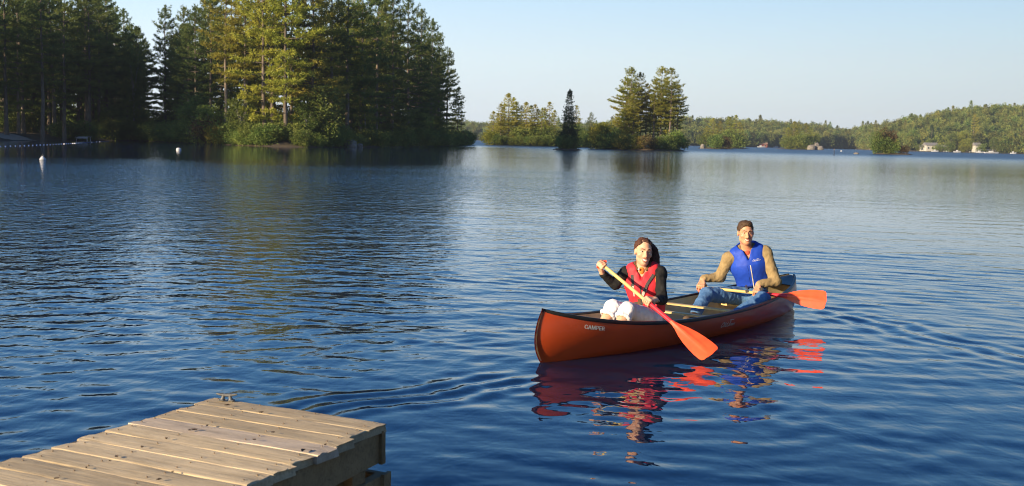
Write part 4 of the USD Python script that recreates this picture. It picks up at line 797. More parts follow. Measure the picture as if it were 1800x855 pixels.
def head(S, c, R, neck, w=1., jaw=1., mouth_open=.010):
    P = lambda x, y, z: np.array(c) + np.array([x, y, z]) @ R
    S.ell(P(0, -.014, .036), (.076 * w, .095, .083), R, .02).ell(P(0, .024, -.028), (.061 * w, .068, .084), R, .025).ell(P(0, .064, -.090), (.026 * jaw, .022, .020), R, .03)
    S.cap(P(-.041 * jaw * w, .012, -.060), P(0, .055, -.088), .020, .02, .03).cap(P(.041 * jaw * w, .012, -.060), P(0, .055, -.088), .020, .02, .03)
    for s_ in (-1, 1):
        S.ell(P(s_ * .041, .060, -.022), (.023, .020, .020), R, .018).ell(P(s_ * .077 * w, -.006, -.004), (.010, .019, .030), R, .006)
        S.cap(P(s_ * .012, .083, .030), P(s_ * .046, .070, .030), .011, .010, .012)
        S.ell(P(s_ * .032, .098, .012), (.019, .016, .011), R, .010, True)
        S.cap(P(s_ * .019, .0835, .0205), P(s_ * .044, .0765, .0190), .0050, .0045, .004); S.cap(P(s_ * .020, .082, .0020), P(s_ * .043, .077, .0025), .0045, .004, .004)
        S.ell(P(s_ * .012, .096, -.034), (.009, .011, .008), R, .006)
    S.cap(P(0, .088, .016), P(0, .110, -.028), .0075, .0125, .010)
    S.ell(P(0, .100, -.058 - mouth_open * .3), (.031, .018, .006 + mouth_open * .6), R, .006, True)
    S.cap(P(0, -.022, -.06), neck, .054 * w, .058 * w, .025)
    return P
def face_parts(t, P, R, mouth_open, dark, smile=.010):
    eyes, iris, brow, lips = MB(), MB(), MB(), MB()
    for s_ in (-1, 1):
        m = trimesh.creation.icosphere(2, .0120); eyes.tm(m.apply_translation(P(s_ * .031, .0728, .0115)))
        m = trimesh.creation.icosphere(2, .0078); iris.tm(m.apply_translation(P(s_ * .031, .0782, .0112)))
        brow.tube([P(s_ * .013, .0945, .030), P(s_ * .030, .0900, .037), P(s_ * .048, .0765, .031)], [.0034, .0039, .0022], 6)
    x = np.linspace(-1, 1, 9); cur = lambda zc, sag, yo: [P(.029 * k, .0795 + yo + .013 * (1 - k * k), zc + smile * k * k - sag * (1 - k * k)) for k in x]
    lips.tube(cur(-.056, -.003, .001), .0022 + .0018 * (1 - x ** 2), 6); lips.tube(cur(-.060, mouth_open, -.001), .0022 + .003 * (1 - x ** 2), 6)
    te = MB(); zt = np.array(cur(-.0565, 0, -.0015)); zb = np.array(cur(-.0575, mouth_open * .68, -.0015)); V = np.vstack([zt, zb]); n = 9; k = np.arange(n - 1)
    V2 = V - R[1] * .004; te.add(np.vstack([V, V2]), np.vstack([np.stack([k, k + n, k + n + 1, k + 1], 1), np.stack([k, k + 1, k + n + 1, k + n], 1) + 2 * n]))
    part('eyes', eyes, EYEW, t, None, True); part('irises', iris, EYED, t, None, True); tag(part('eyebrows', brow, BROW, t, None, True), None, None, None, 'stuff'); part('lips', lips, LIPS, t, None, True); part('teeth', te, TEETH, t)
def hand(S, c, s, toward, back, r=.0165, k=.006, size=1.):
    """A hand closed round a shaft at c with axis s. toward: where the forearm comes from; back: where the back of the hand looks. Returns the wrist."""
    s = unit(s); w = unit(np.array(toward) - s * (toward @ s)); n = np.cross(s, w); n = n if n @ back > 0 else -n; s = np.cross(w, n)
    Q = lambda th, rad, a: np.array(c) + rad * (math.cos(th) * n - math.sin(th) * w) + a * s
    R_ = r + .009
    wrist = np.array(c) + n * (r + .020) + w * .088 * size
    for a, ln, rr in ((-.031, .86, .0082), (-.0105, 1.0, .0090), (.0105, 1.05, .0092), (.031, .95, .0088)):
        th = np.array([.45, 1.25, 2.35, 3.05]) * ln; rad = np.array([R_ + .009, R_ + .006, R_ + .001, R_ + .001])
        S.chain([Q(t_, q_, a * size + .004 * (t_ > 1) * (a / .03)) for t_, q_ in zip(th, rad)], [rr + .0015, rr + .0004, rr, rr - .0012], .004)
        S.cap(wrist - w * .015 + s * a * .5, Q(th[0], rad[0], a * size), .013, rr + .003, .010)
    S.cap(wrist - w * .02 + s * .012, np.array(c) + n * (R_ + .004) + w * .018 + s * .030, .016, .014, .012)
    S.chain([np.array(c) + n * (R_ + .002) + w * .030 + s * .034, np.array(c) + w * (R_ + .007) + n * .006 + s * .046, np.array(c) + w * (R_ * .85) - n * (R_ * .75) + s * .040, np.array(c) - n * (R_ + .001) + s * .033 - w * .006], [.0135, .0115, .0100, .0085], .006)
    S.cap(wrist, wrist + w * .03, .024, .026, .012, (n, .8))
    return wrist + w * .01
def fold(S, amp, scale, seed): return S.rough(amp, scale, seed, (1, 1, .6))

def person(name, label, J, man):
    """Body in one skin, then clothes over it. J: joints in world coordinates."""
    t = thing(name, label, 'person')
    T, R = J['T'], J['R']                              # frames of torso and head
    allp = np.array([v for k, v in J.items() if k not in 'TR' and np.ndim(v) == 1 and len(v) == 3]); lo, hi = allp.min(0) - .16, allp.max(0) + .17
    k = 1. if man else .88
    def bounds(keys, m=.17): q = np.array([J[k_] for k_ in keys]); return q.min(0) - m, q.max(0) + m
    tlo, thi = bounds(('pelvis', 'waist', 'chest', 'neck', 'shL', 'shR'), .20); alo, ahi = bounds(('pelvis', 'waist', 'neck', 'shL', 'shR', 'elL', 'elR', 'handL', 'handR'), .19); llo, lhi = bounds(('pelvis', 'waist', 'hipL', 'hipR', 'knL', 'knR', 'anL', 'anR'), .17)
    S = Body(lo, hi, .005)
    sqf = (T[1], .74)
    S.cap(J['pelvis'], J['waist'], .130 * k, .118 * k, .04, sqf).cap(J['waist'], J['chest'], .118 * k, .145 * k, .05, sqf).cap(J['shL'], J['shR'], .052 * k, .052 * k, .05).cap(J['chest'], J['neck'], .09 * k, .052 * k, .04)
    P = head(S, J['head'], R, J['neck'], 1. if man else .94, 1.12 if man else .92, .013 if man else .022)
    wr = {}
    for sd in 'LR': wr[sd] = hand(S, J['hand' + sd], J['shaft'], J['el' + sd] - J['hand' + sd], J['back' + sd], size=1. if man else .9)
    for sd in 'LR':
        S.chain([J['sh' + sd], J['el' + sd], wr[sd]], [.052 * k, .040 * k, .027 * k], .02)
        S.chain([J['hip' + sd], J['kn' + sd], J['an' + sd]], [.085 * k, .056 * k, .038 * k], .03)
        S.cap(J['kn' + sd] * .72 + J['an' + sd] * .28 - unit(J['toe' + sd] - J['an' + sd]) * .012, J['kn' + sd] * .45 + J['an' + sd] * .55, .052 * k, .042 * k, .03)
        S.cap(J['an' + sd] - [0, 0, .03], J['toe' + sd], .036 * k, .026 * k, .03)
    part('body', S.skin(), SKIN_M if man else SKIN_W, t, None, True)
    face_parts(t, P, R, .013 if man else .021, man, .013 if man else .015)
    # sleeves and shirt
    W = Body(alo, ahi, .0065)
    g = .012 if man else .009
    W.cap(J['pelvis'] + [0, 0, .02], J['waist'], .130 * k + g, .122 * k + g, .04, sqf).cap(J['waist'], J['chest'], .122 * k + g, .148 * k + g, .05, sqf).cap(J['shL'], J['shR'], .055 * k + g, .055 * k + g, .06)
    for sd in 'LR':
        cuff = wr[sd] + unit(J['el' + sd] - wr[sd]) * .015
        W.chain([J['sh' + sd], J['el' + sd], cuff], [.055 * k + g, .044 * k + g, .031 * k + g * .8], .025)
    fold(W, .010, 22., 3); fold(W, .004, 45., 5)
    neckc = J['neck'] + T[2] * .01; W.cap(neckc - T[2] * .02, neckc + T[2] * .2, .060 * k + .004, .085, .008, None, True); W.ell(neckc + T[1] * .05 - T[2] * .015, (.05, .05, .07), T, .01, True)
    part('sweater' if man else 'jacket', W.skin(), TAN if man else BLACK, t, None, True)
    C = Body(J['neck'] - .2, J['neck'] + .2, .006)                             # collar
    nk, up = J['neck'], T[2]; ring = []
    for a in np.linspace(-2.4, 2.4, 15):
        rr = .080 * k; ring.append(nk + (T[1] * -math.cos(a) * rr * .95 + T[0] * math.sin(a) * rr) + up * (.056 - .060 * (abs(a) / 2.4) ** 2.2 - .004))
    C.chain(ring, [.019] * 15, .012); part('collar', C.skin(), TAN if man else BROWN, t, None, True)
    U = Body(nk - .16, nk + .16, .005); U.ell(nk - up * .020 + T[1] * .050, (.030 * k, .022, .036), T, .01); part('undershirt' if man else 'scarf', U.skin(), ORANGE if not man else RED_SHIRT, t, None, True)
    # life vest
    X = Body(tlo, thi, .006); gv = .052 if man else .042
    low = J['waist'] - up * (.055 if man else .085)
    X.cap(low, J['waist'], .132 * k + gv, .130 * k + gv, .03, (T[1], .80)).cap(J['waist'], J['chest'], .130 * k + gv, .155 * k + gv, .04, (T[1], .78)).cap(J['chest'], J['chest'] + up * .10, .140 * k + gv, .095 * k + gv, .05, (T[1], .78))
    X.cap(J['shL'] * .62 + J['neck'] * .38 + up * .006, J['shR'] * .62 + J['neck'] * .38 + up * .010, .068 * k, .068 * k, .05)
    X.keep(lambda p: -((p - low) @ up) - .015)
    for sd, sg in (('L', 1), ('R', -1)):
        a = J['sh' + sd] + T[0] * sg * (.068 if man else .060) * k; X.cap(a - up * .19 * k + T[0] * sg * .045, a + up * .07, .074 * k, .066 * k, .012, None, True)
    X.cap(nk - up * .012, nk + up * .2, .088 * k, .10, .012, None, True); V0 = nk + T[1] * .10
    X.cap(V0 - up * (.085 if man else .09), V0 + up * .08, .008, .058 * k, .012, (T[1], 2.6), True)
    fold(X, .006 if man else .011, 13., 8)
    part('life_vest', X.skin(), VBLUE if man else VRED, t, None, True)
    org = J['chest'] + T[1] * .42
    def surf(x, z): q = org + np.outer(np.atleast_1d(x), T[0]) + np.outer(np.atleast_1d(z), up); return X.hit(q, -T[1], .6)
    def strap(name, pts, w, m, th=.005, lab=None):
        pts = np.array(pts); s_ = np.linspace(0, 1, 24); u = np.linspace(0, 1, len(pts)); xs, zs = np.interp(s_, u, pts[:, 0]), np.interp(s_, u, pts[:, 1]); q = surf(xs, zs)
        q = q * .5 + .25 * (np.vstack([q[:1], q[:-1]]) + np.vstack([q[1:], q[-1:]])); part(name, ribbon(q, np.tile(T[1], (24, 1)), w, th), m, t, lab)
    def lump(name, x, z, size, m, lab=None):
        q = surf(x, z)[0]; b = rbox(size, .004); b.vertices = b.vertices @ np.stack([T[0], T[1], up]) + q; part(name, (b.vertices, b.faces), m, t, lab)
    if man:
        strap('zipper', [(0, -.0), (0, -.25)], .010, PALESTRAP); strap('seam', [(-.028, -.0), (-.03, -.26)], .005, BLUEDARK, .002)
        for x in (-.075, .065): lump('buckle', x, -.232, (.035, .018, .03), GREYSTRAP); strap('strap', [(x, -.21), (x, -.25)], .02, GREYSTRAP)
        strap('waist_strap', [(-.10, -.225), (.10, -.225)], .022, BLUEDARK, .004)
        m = script_text(); m.vertices[:, 0] -= np.ptp(m.vertices[:, 0]) / 2; m.vertices *= .085 / np.ptp(m.vertices[:, 0]); v = m.vertices
        q = surf(v[:, 0] * -1. + .075 * -1, v[:, 1] + .035) if False else surf(.072 - v[:, 0] * -1., v[:, 1] + .03)
        part('vest_lettering', (q + np.outer(v[:, 2] * 1.5 + .002, T[1]), m.faces), PALE_PRINT, t, 'pale script lettering on the chest')
        part('wrist_watch', ribbon_ring(wr['L'] + unit(J['elL'] - wr['L']) * .012, J['elL'] - wr['L'], .034, .016), GREYSTRAP, t)
    else:
        strap('zipper', [(-.01, .0), (-.015, -.27)], .016, GREYSTRAP); strap('pocket_panel', [(-.02, -.12), (-.03, -.25)], .055, BROWN, .004)
        strap('shoulder_strap', [(.105, .10), (.050, .015), (.018, -.06)], .026, GREYSTRAP, .006, 'dark strap running down from her left shoulder'); strap('webbing', [(.020, -.05), (-.01, -.125)], .024, PALESTRAP, .006, 'pale end of the shoulder strap')
        strap('shoulder_strap', [(-.088, .10), (-.080, .0)], .026, GREYSTRAP, .006, 'dark strap on her right shoulder'); strap('webbing', [(-.08, .0), (-.075, -.10)], .015, PALESTRAP, .004)
        lump('buckle', .030, -.035, (.034, .012, .034), PLASTIC); lump('buckle', -.083, .005, (.03, .012, .03), GREYSTRAP)
        lump('pocket', .075, -.185, (.10, .05, .10), VRED, 'bulging front pocket'); strap('waist_strap', [(-.15, -.165), (.0, -.16)], .022, GREYSTRAP)
        strap('arm_hole_trim', [(.118, .085), (.128, .03), (.135, -.03), (.150, -.10)], .030, ORANGE_TRIM, .007, 'orange trim beside her left arm hole')
        pend = trimesh.creation.icosphere(2, .011); pend.apply_translation(nk + T[1] * .085 - up * .005 - T[0] * .02); part('pendant', (pend.vertices, pend.faces), PALESTRAP, t, None, True)
    # trousers
    B = Body(llo, lhi, .0065); gt = .014 if man else .016
    B.cap(J['hipL'], J['hipR'], .092 * k + gt, .092 * k + gt, .05).cap(J['pelvis'] - up * .02, J['waist'] - up * .02, .128 * k + gt * .5, .118 * k + gt * .5, .04, sqf)
    for sd in 'LR':
        B.cap(J['hip' + sd], J['kn' + sd], .088 * k + gt, .058 * k + gt, .03)
        if man: B.cap(J['kn' + sd], J['an' + sd] + [0, 0, .02], .058 * k + gt, .046 * k + gt, .03)
        else: B.cap(J['kn' + sd], J['kn' + sd] * .74 + J['an' + sd] * .26, .062 * k + gt, .064 * k + gt, .03)
    fold(B, .013, 18., 21); fold(B, .0045, 40., 23); cutz = J['waist'] - up * (.03 if man else .02); B.keep(lambda p: np.minimum((p - cutz) @ up, .21 - np.linalg.norm((p - cutz) - np.outer((p - cutz) @ up, up), axis=-1)))
    if not man:
        for sd in 'LR':
            a, b = J['kn' + sd] * .74 + J['an' + sd] * .26, J['an' + sd]; d = unit(b - a); 
            def below(p, a=a, d=d): x = p - a; al = x @ d; return np.where(np.linalg.norm(x - al[..., None] * d, axis=-1) < .13, al, -1)
            B.keep(below); B.cap(a - d * .06, a + d * .06, .052 * k, .056 * k, .004, None, True)
    part('jeans' if man else 'trousers', B.skin(), JEANS if man else WHITE, t, None, True)
    if not man:
        for sd in 'LR':
            a = J['kn' + sd] * .74 + J['an' + sd] * .26; d = unit(J['an' + sd] - J['kn' + sd]); Z_ = Body(a - .13, a + .13, .005); e1 = unit(np.cross(d, [0, 0, 1.3]) + 1e-3); e2 = np.cross(d, e1)
            ringp = [a + (.066 * k + .006) * (math.cos(q) * e1 + math.sin(q) * e2) + d * .004 * math.sin(3 * q) for q in np.linspace(0, 2 * np.pi, 20)]; Z_.chain(ringp, [.015] * 20, .01); fold(Z_, .006, 40., 4); part('rolled_cuff', Z_.skin(), WHITE, t, None, True)
    else:
        for sd in 'LR':
            Q = Body(np.minimum(J['an' + sd], J['toe' + sd]) - .12, np.maximum(J['an' + sd], J['toe' + sd]) + .12, .006); Q.cap(J['an' + sd] - [0, 0, .02], J['toe' + sd], .048, .042, .03).ell(J['an' + sd] - [0, 0, .02], (.05, .05, .05), None, .02); part('shoe', Q.skin(), SHOE, t, None, True)
    # hair
    H = Body(np.array(J['head']) - .22 - [0, 0, .12], np.array(J['head']) + .22, .0045)
    if man:
        H.ell(P(0, -.020, .044), (.083, .099, .086), R, .02); H.ell(P(.008, .042, .104), (.052, .036, .022), R, .03)
        H.keep(lambda p: ((p - P(0, .070, .080)) @ R[1]) * .80 - ((p - P(0, .070, .080)) @ R[2]) * .60); H.keep(lambda p: np.minimum(((p - P(0, -.02, 0)) @ R[1]) + .0, 9) * .0 - ((p - P(0, -.02, -.02)) @ R[2]) - .35 * np.clip(-(p - P(0, .0, 0)) @ R[1], 0, 1))
        H.rough(.010, 45., 2); H.rough(.005, 110., 3)
    else:
        H.ell(P(0, -.024, .040), (.0795, .100, .0885), R, .02)
        H.keep(lambda p: ((p - P(0, .054, .090)) @ R[1]) * .80 - ((p - P(0, .054, .090)) @ R[2]) * .60); H.keep(lambda p: -((p - P(0, -.02, -.07)) @ R[2]) - .6 * np.clip(-(p - P(0, .01, 0)) @ R[1], 0, 1))
        H.chain([P(.040, -.075, .045), P(.090, -.085, .005), P(.112, -.070, -.055), P(.116, -.050, -.115), P(.104, -.040, -.175), P(.095, -.03, -.215)], [.052, .054, .050, .045, .036, .016], .03); H.chain([P(-.01, -.09, .02), P(.05, -.10, -.06), P(.075, -.085, -.15)], [.05, .055, .03], .03)
        H.rough(.020, 24., 2, (1.5, 1.5, .6)); H.rough(.007, 80., 6, (2, 2, .4))
    part('hair', H.skin(), HAIR_M if man else HAIR_W, t, None, True)
    return t
def ribbon_ring(c, ax, r, w):
    ax = unit(ax); e1 = unit(np.cross(ax, [0, .3, 1.])); e2 = np.cross(ax, e1); a = np.linspace(0, 2 * np.pi, 25); n = np.cos(a)[:, None] * e1 + np.sin(a)[:, None] * e2; return ribbon(c + n * r, n, w, .004)
RED_SHIRT, ORANGE_TRIM, BLUEDARK, PALE_PRINT = cloth('red_shirt', (.55, .10, .05), (.48, .08, .04)), cloth('orange_trim', (.55, .17, .04), (.45, .13, .03)), cloth('dark_blue_webbing', (.008, .02, .12), (.006, .015, .10)), mat('pale_print', (.75, .70, .62), rough=.7)
UPZ = np.array([0, 0, 1.])
# the woman in the bow
wtop, wtip = at(1057, 464, 10.40), np.array(at(1251, 624, 9.48))
Pw, Lw = paddle('paddle', 'red-bladed paddle held across by the woman, blade beside the hull', wtop, wtip, np.array([.15, -1, .45]), sleeve=(.47, .655))
def closest(P, L, px, py):
    s = np.linspace(.05, L, 400); q = np.array([P(x) for x in s]); c = (q - [0, 0, EYE]) @ CAM; x, y = 900 + F * c[:, 0] / c[:, 2], 427.5 + F * c[:, 1] / c[:, 2]
    return q[np.argmin((x - px) ** 2 + (y - py) ** 2)]
pel = cw(1.66, .0, .235); wst = cw(1.665, .005, .36); nck = at(1130, 471, 10.46); chs = wst * .42 + nck * .58 - UPZ * .02
Tw = frame(np.array([-.30, -1., 0]), unit(nck - pel)); Rw = frame(unit(np.array([.12, -1., -.04])), unit(np.array([.07, -.02, 1.])))
hd = at(1131, 443, 10.42)
cR, cL = np.array(Pw(.02)), closest(Pw, Lw, 1144, 525)
J = dict(T=Tw, R=Rw, pelvis=pel, waist=wst, chest=chs, neck=nck, head=hd, shL=nck - UPZ * .045 + Tw[0] * .155, shR=nck - UPZ * .045 - Tw[0] * .155, shaft=unit(wtip - wtop), handR=cR, handL=cL, elR=at(1081, 500, 10.52), elL=at(1163, 527, 10.33), backR=np.array([-.7, -.3, .7]), backL=np.array([.1, -.6, .8]),
         hipL=cw(1.60, .095, .215), hipR=cw(1.60, -.095, .215), knL=at(1103, 545, 10.13), knR=at(1077, 541, 10.25), anL=cw(1.00, .075, .085), anR=cw(1.03, -.115, .085), toeL=cw(.84, .07, .04), toeR=cw(.87, -.10, .04))
person('person', 'woman in red life vest and white trousers, laughing, paddling in the bow', J, False)
# the man in the stern
mtop, mtip = at(1229, 505, 12.05), at(1453, 528, 11.62)
Pm, Lm = paddle('paddle', 'red-bladed paddle the man holds level across his lap', mtop, mtip, np.array([.0, -1, .35]), sleeve=(.44, .70), blade_len=.47)
pel = cw(3.78, .0, .245); wst = cw(3.77, .0, .42); nck = at(1313, 440, 12.10); chs = wst * .42 + nck * .58 - UPZ * .02
Tm = frame(np.array([-.18, -1., 0]), unit(nck - pel)); Rm = frame(unit(np.array([.02, -1., -.06])), unit(np.array([-.03, 0, 1.])))
hd = at(1310.5, 410, 12.02)
cR, cL = np.array(Pm(.02)), closest(Pm, Lm, 1331, 513)
J = dict(T=Tm, R=Rm, pelvis=pel, waist=wst, chest=chs, neck=nck, head=hd, shL=nck - UPZ * .055 + Tm[0] * .19, shR=nck - UPZ * .055 - Tm[0] * .185, shaft=unit(mtip - mtop), handR=cR, handL=cL, elR=at(1265, 487, 12.16), elL=at(1364, 495, 11.98), backR=np.array([-.6, -.3, .7]), backL=np.array([.0, -.6, .9]),
         hipL=cw(3.70, .10, .215), hipR=cw(3.70, -.10, .215), knL=at(1340, 527, 11.68), knR=at(1243, 518, 11.90), anL=cw(3.08, .19, .10), anR=cw(2.93, -.20, .10), toeL=cw(2.88, .19, .055), toeR=cw(2.73, -.19, .055))
person('person', 'man in blue life vest, tan sweater and jeans, smiling, in the stern', J, True)
# ------------------------------------------------------------------ what floats and stands on the lake and its far edge
struct('lake_bed', (np.array([[-2700, -400, -3.], [2700, -400, -3.], [2700, 3300, -3.], [-2700, 3300, -3.]]), np.array([[0, 1, 2], [0, 2, 3]])), mat('lake_mud', (.03, .028, .02), rough=.9), 'dark mud under the lake', 'lake bed')
BUOY = mat('white_buoy_plastic', (.48, .48, .50), (.40, .40, .42), .5, 8)
BLUEF, WHITEF = mat('blue_float', (.03, .07, .20), rough=.5), mat('white_float', (.7, .7, .72), rough=.4)
def buoy(px, py, r, kind, label):
    p = flat(px, py, 0); t = thing('mooring_buoy', label, 'buoy', p)
    if kind == 'cone': prof = [(0, -.5), (.55, -.42), (.95, -.05), (1.0, .12), (.8, .40), (.45, .85), (.16, 1.12), (0, 1.16)]
    else: prof = [(0, -.55), (.7, -.5), (.98, -.25), (1.05, .1), (1.02, .55), (.8, .82), (.3, .92), (0, .93)]
    part('float', trimesh.creation.revolve(np.array(prof) * r, sections=24), BUOY, t, None, 50)
    m = MB(); a = np.linspace(0, np.pi, 9); top = prof[-1][1] * r; m.tube([(math.cos(k) * .05, 0, top - .01 + math.sin(k) * .07) for k in a], .014, 6); part('ring', m, STEEL, t, None, True)
buoy(75, 281, .185, 'cone', 'white cone-shaped buoy on the dark water at far left')
buoy(314, 264, .23, 'round', 'white rounded barrel buoy on the dark water before the cove')
# the swimming-area rope: shrinks away from the left edge into the cove
t = thing('float_line', 'rope of small blue floats marking off the swimming area by the beach', 'float line')
p0, p1 = flat(-40, 259.5, .0), flat(196, 249.2, 0.); n = 46; line = []
for k in range(n + 1):
    s_ = k / n; p = p0 * (1 - s_) + p1 * s_; line.append(p + [0.6 * math.sin(s_ * 5), .8 * math.sin(s_ * 3.1), .02])
part('rope', MB().tube([q_ - np.array([0, 0, .04]) for q_ in line], .012, 5), BLUEF, t)
for k, p in enumerate(line):
    white = k in (21, 25, 26, 36, 39, 41); m = trimesh.creation.capsule(.17 if white else .13, .06, count=[10, 8]); m.apply_transform(trimesh.transformations.rotation_matrix(1.57, [0, 1, 0])) ; m.vertices *= [.62, .62, .85] if not white else [.62, .62, .7]; m.apply_translation(p)
    part('float', m, WHITEF if white else BLUEF, t, None, True)
# little white jetty at the shore under the leaning pine
jx, jd = XP(149, 187), 187.; t = thing('white_jetty', 'small white bench-like jetty at the shore behind the blue floats', 'jetty', (jx, jd, .0))
JW = mat('white_painted_boards', (.50, .52, .54), (.40, .42, .44), .7, 5)
for k in range(5): part('board', MB().box((0, -.8 + k * .4, .62), (2.0, .36, .06), 0, .01), JW, t)
for sx in (-.85, .85):
    for sy in (-.7, .7): part('leg', MB().box((sx, sy, .15), (.1, .1, .9)), JW, t)
part('side_board', MB().box((0, -.99, .46), (2.0, .04, .24)), JW, t)
# far shore houses, boats and marks
HWALL, HROOF, HDARK, HRED, GLASSD = mat('white_siding', (.42, .40, .36), (.36, .34, .30), .7, .8), mat('grey_roof', (.14, .13, .13), (.2, .19, .18), .8, 2), mat('weathered_siding', (.20, .13, .10), (.26, .17, .12), .8, 1), mat('dark_red_siding', (.16, .045, .035), (.2, .06, .05), .8, 1), mat('dark_window_glass', (.02, .03, .04), rough=.1)
def house(px, w, dp, hh, roof, m, label, rz=0., inl=9., windows=3):
    d = float(np.interp(px, SHORE_PX, SHORE_D)) + inl; z = float(far_height(px, inl)) - .3; t = thing('lake_house', label, 'house', (XP(px, d), d, z), rz)
    part('wall', MB().box((0, 0, hh / 2), (w, dp, hh)), m, t)
    V = np.array([(-w / 2 - .4, -dp / 2 - .5, hh - .1), (w / 2 + .4, -dp / 2 - .5, hh - .1), (w / 2 + .4, dp / 2 + .5, hh - .1), (-w / 2 - .4, dp / 2 + .5, hh - .1), (-w / 2 - .4, 0, hh + roof), (w / 2 + .4, 0, hh + roof)])
    part('roof', (V, np.array([(0, 1, 5), (0, 5, 4), (2, 3, 4), (2, 4, 5), (1, 2, 5), (3, 0, 4), (0, 2, 1), (0, 3, 2)])), HROOF if m is not HRED else HDARK, t)
    for k in range(windows):
        x = -w / 2 + w * (k + .5) / windows; wn = part('window', MB().box((x, -dp / 2 - .03, hh * .55), (1.3, .1, 1.5)), HWALL, t); part('pane', MB().box((x, -dp / 2 - .09, hh * .55), (1.05, .04, 1.25)), GLASSD, wn)
    part('door', MB().box((w * .30, -dp / 2 - .03, 1.05), (1.0, .1, 2.1)), HDARK, t)
house(1632, 9, 7, 4.4, 2.0, HWALL, 'white lake house with a grey roof left on the right shore', .1, 10.)
house(1620, 6, 5, 3.0, 1.4, HWALL, 'lower white annex just left of the white lake house', -.1, 8., 2)
house(1655, 6, 5, 3.2, 1.6, HDARK, 'brown cabin half hidden among the trees right of the white house', 0., 14., 2)
house(1713, 4.5, 5, 5., 2.0, HWALL, 'narrow tall pale house among the yellow trees on the right shore', .15, 7., 2)
house(1338, 8, 6, 3.2, 2.0, HRED, 'small dark red boathouse on the far middle shore', 0., 3., 2)
def boat(px, inl, L, label, m, canopy=False):
    d = float(np.interp(px, SHORE_PX, SHORE_D)) + inl; t = thing('moored_boat', label, 'boat', (XP(px, d), d, 0)); s = np.linspace(0, 1, 9); wv = L * .17 * np.minimum(1, 2.2 * (1 - s)) ** .7; V = []
    for k in range(9): V += [(L * (s[k] - .5), -wv[k], .75 + .35 * s[k] ** 2), (L * (s[k] - .5), -wv[k] * .75, -.15), (L * (s[k] - .5), wv[k] * .75, -.15), (L * (s[k] - .5), wv[k], .75 + .35 * s[k] ** 2)]
    f = [];
    for k in range(8):
        for j in range(4): a, b = k * 4 + j, k * 4 + (j + 1) % 4; f.append((a, a + 4, b + 4, b))
    f.append((0, 1, 2, 3)); part('hull', (np.array(V), np.array(f)), m, t)
    part('cabin', MB().box((-.05 * L, 0, 1.25), (.28 * L, L * .2, .75), 0, .12), m, t); part('windscreen', MB().box((.11 * L, 0, 1.2), (.05, L * .19, .55)), GLASSD, t)
    if canopy:
        part('canopy', MB().box((-.05 * L, 0, 2.25), (.6 * L, L * .36, .09), 0, .03), m, t)
        for sx in (-.3, .2):
            for sy in (-.15, .15): part('canopy_post', MB().tube([(sx * L, sy * L, .7), (sx * L, sy * L, 2.25)], .035, 5), STEEL, t)
boat(1336, -5, 6.5, 'white boat moored before the dark red boathouse', BUOY)
boat(1375, -4, 6, 'white boat at the shore left of the boulder island', BUOY, True)
boat(1362, -3, 4.5, 'tiny pale boat between the red boathouse and the boulder island', BUOY)
boat(1641, -3, 5, 'white boat lying before the white lake house', BUOY)
boat(1680, -3, 5, 'white boat at the shore midway between the white house and the tall pale house', BUOY)
boat(1719, -3, 6, 'white boat in front of the narrow tall pale house', BUOY, True)
boat(1740, -4, 10, 'longest white boat, right of the narrow tall house', BUOY, True)
boat(1778, -30, 4, 'small white boat farthest right on the water', BUOY)
for px, inl in ((1660, -2), (1705, -2), (1731, -2)):
    d = float(np.interp(px, SHORE_PX, SHORE_D)) + inl; t = thing('boat_dock', {1660: 'low grey landing stage right of the white lake house', 1705: 'low landing stage left of the narrow tall house', 1731: 'low landing stage beside the longest white boat'}[px], 'dock', (XP(px, d), d, 0))
    for k in range(6): part('board', MB().box((0, -3.5 + k * 1.2, .62), (1.8, 1.1, .1)), JW, t)
    for sx in (-.8, .8):
        for sy in (-3.3, 2.): part('post', MB().tube([(sx, sy, -1), (sx, sy, 1.0)], .08, 6), JW, t)
t = thing('channel_marker', 'dark slender marker post standing alone in the water at right', 'marker', flat(1466, 274, 0))
part('post', MB().tube([(0, 0, -1.5), (0, 0, 1.25)], [.10, .08], 8), mat('dark_marker', (.03, .04, .07), rough=.6), t, None, 40); part('cap', MB().tube([(0, 0, 1.25), (0, 0, 1.4)], [.13, .05], 8), HDARK, t)
t = thing('small_buoy', 'tiny white buoy on the water right of the marker post', 'buoy', flat(1479, 266.5, 0)); part('float', trimesh.creation.icosphere(2, .45), BUOY, t, None, True)
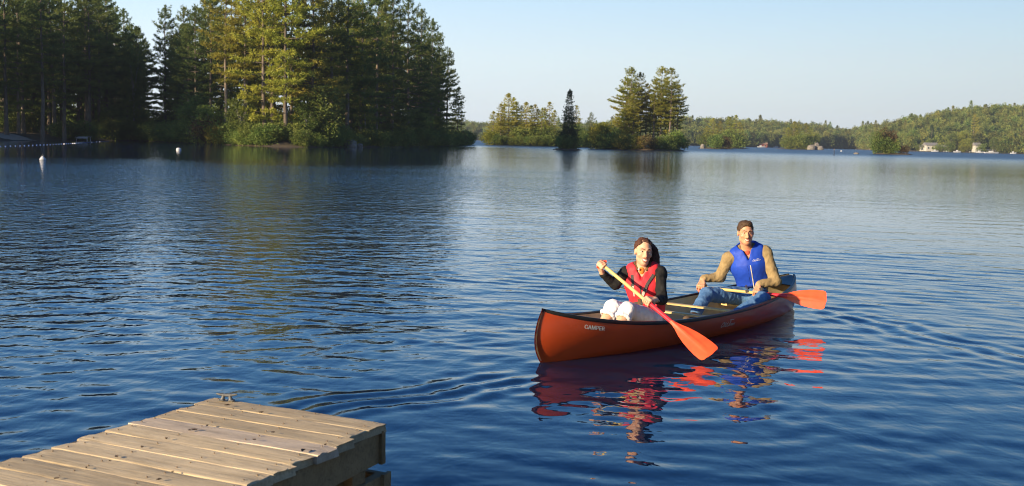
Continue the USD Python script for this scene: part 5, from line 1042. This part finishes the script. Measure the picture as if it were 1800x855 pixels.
# trees one can tell apart along the right-hand shore
for px, inl, h, kind, lab in ((1526, 6, 15, 'green_tree', 'light green round tree at the left end of the right shore'), (1585, 5, 15, 'green_tree', 'bright green tree right of the bushy islet on the shore'), (1598, 8, 16, 'green_tree', 'tall bright tree left of the white lake house'), (1634, 26, 19, 'spruce', 'large dark tree rising behind the white lake house'), (1644, 30, 17, 'spruce', 'second dark tree behind the white lake house'), (1668, 10, 14, 'green_tree', 'green tree right of the white lake house'), (1690, 16, 17, 'yellow_tree', 'golden yellow tree on the right shore'), (1701, 9, 11, 'yellow_tree', 'smaller yellow tree before the golden one'), (1722, 6, 6, 'green_bush', 'green bush at the water right of the narrow tall house'), (1646, 5, 5, 'green_bush', 'green bush at the water right of the white lake house'), (1612, 6, 4.5, 'green_bush', 'green bush at the water left of the white annex'), (1664, 5, 6, 'green_bush', 'green bush before the brown cabin'), (1690, 5, 5, 'yellow_bush', 'yellow bush at the water below the golden tree'), (1757, 5, 6, 'green_bush', 'green bush at the water near the right edge'), (1706, 40, 26, 'thin_pine', 'tall pale-brown pine above the narrow house'), (1742, 8, 11, 'green_tree', 'light green tree behind the longest white boat'), (1762, 6, 13, 'spruce', 'dark tree left of the right edge of the shore'), (1780, 6, 14, 'spruce', 'dark tree nearest the right edge of the photo'), (1797, 20, 15, 'rusty_bush', 'rusty tree cut by the right edge of the photo')):
    d = float(np.interp(px, SHORE_PX, SHORE_D)) + inl; plant(kind, XP(px, d), d, float(far_height(px, inl)) - .3, h, lab, wide={'spruce': 1.5, 'rusty_bush': .5}.get(kind, 1.05), cat='tree', name={'rusty_bush': 'rusty_tree', 'spruce': 'dark_tree', 'thin_pine': 'tall_pine'}.get(kind, kind))
# unseen shore and pines behind and right of the camera, added to cut sky fill
NEAR = shapely.Polygon([(7, -26), (26, -14), (44, 6), (58, 30), (120, 40), (120, -160), (-60, -160), (-34, -40), (-12, -30)])
nx, ny = np.meshgrid(np.arange(-62, 122, 4.), np.arange(-162, 42, 4.), indexing='ij'); npt = shapely.points(nx.ravel(), ny.ravel()); nd = shapely.distance(NEAR.exterior, npt) * np.where(shapely.contains_xy(NEAR, nx.ravel(), ny.ravel()), 1, -1)
struct('near_shore_ground', (np.stack([nx.ravel(), ny.ravel(), np.where(nd > 0, 2. * smoothstep(0, 14, nd), np.maximum(nd * .3, -1.5))], 1), grid_faces(*nx.shape)), SOIL, 'unseen shore added behind the photographer under the sky-blocking pines', 'shore', True)
near_rng = np.random.default_rng(6); got = []
for x, y in near_rng.uniform((-10, -70), (75, 36), (900, 2)):
    if not shapely.contains_xy(NEAR.buffer(-3), x, y) or shapely.distance(NEAR.exterior, shapely.Point(x, y)) > 16 or any((x - a) ** 2 + (y - b) ** 2 < 30 for a, b in got): continue
    got.append((x, y)); plant('tall_pine', x, y, 1.2, near_rng.uniform(18, 25), 'unseen tall pine added behind the photographer to block sky light', 'unseen pines added to block sky light', wide=1.2)
print('behind', len(got))
# ------------------------------------------------------------------ air
hz = trimesh.creation.box((6400, 4600, 104.)); hz.apply_translation((0, 1300, 48.))
usdkit.material(stage, '/World/Looks/thin_haze', {'v': ('principled_volume', {'color': (.80, .88, 1.), 'density': .00009, 'anisotropy': .2})}, volume='v.volume')
struct('haze', hz, '/World/Looks/thin_haze', 'thin evening haze over the lake', 'haze', False, 'stuff')
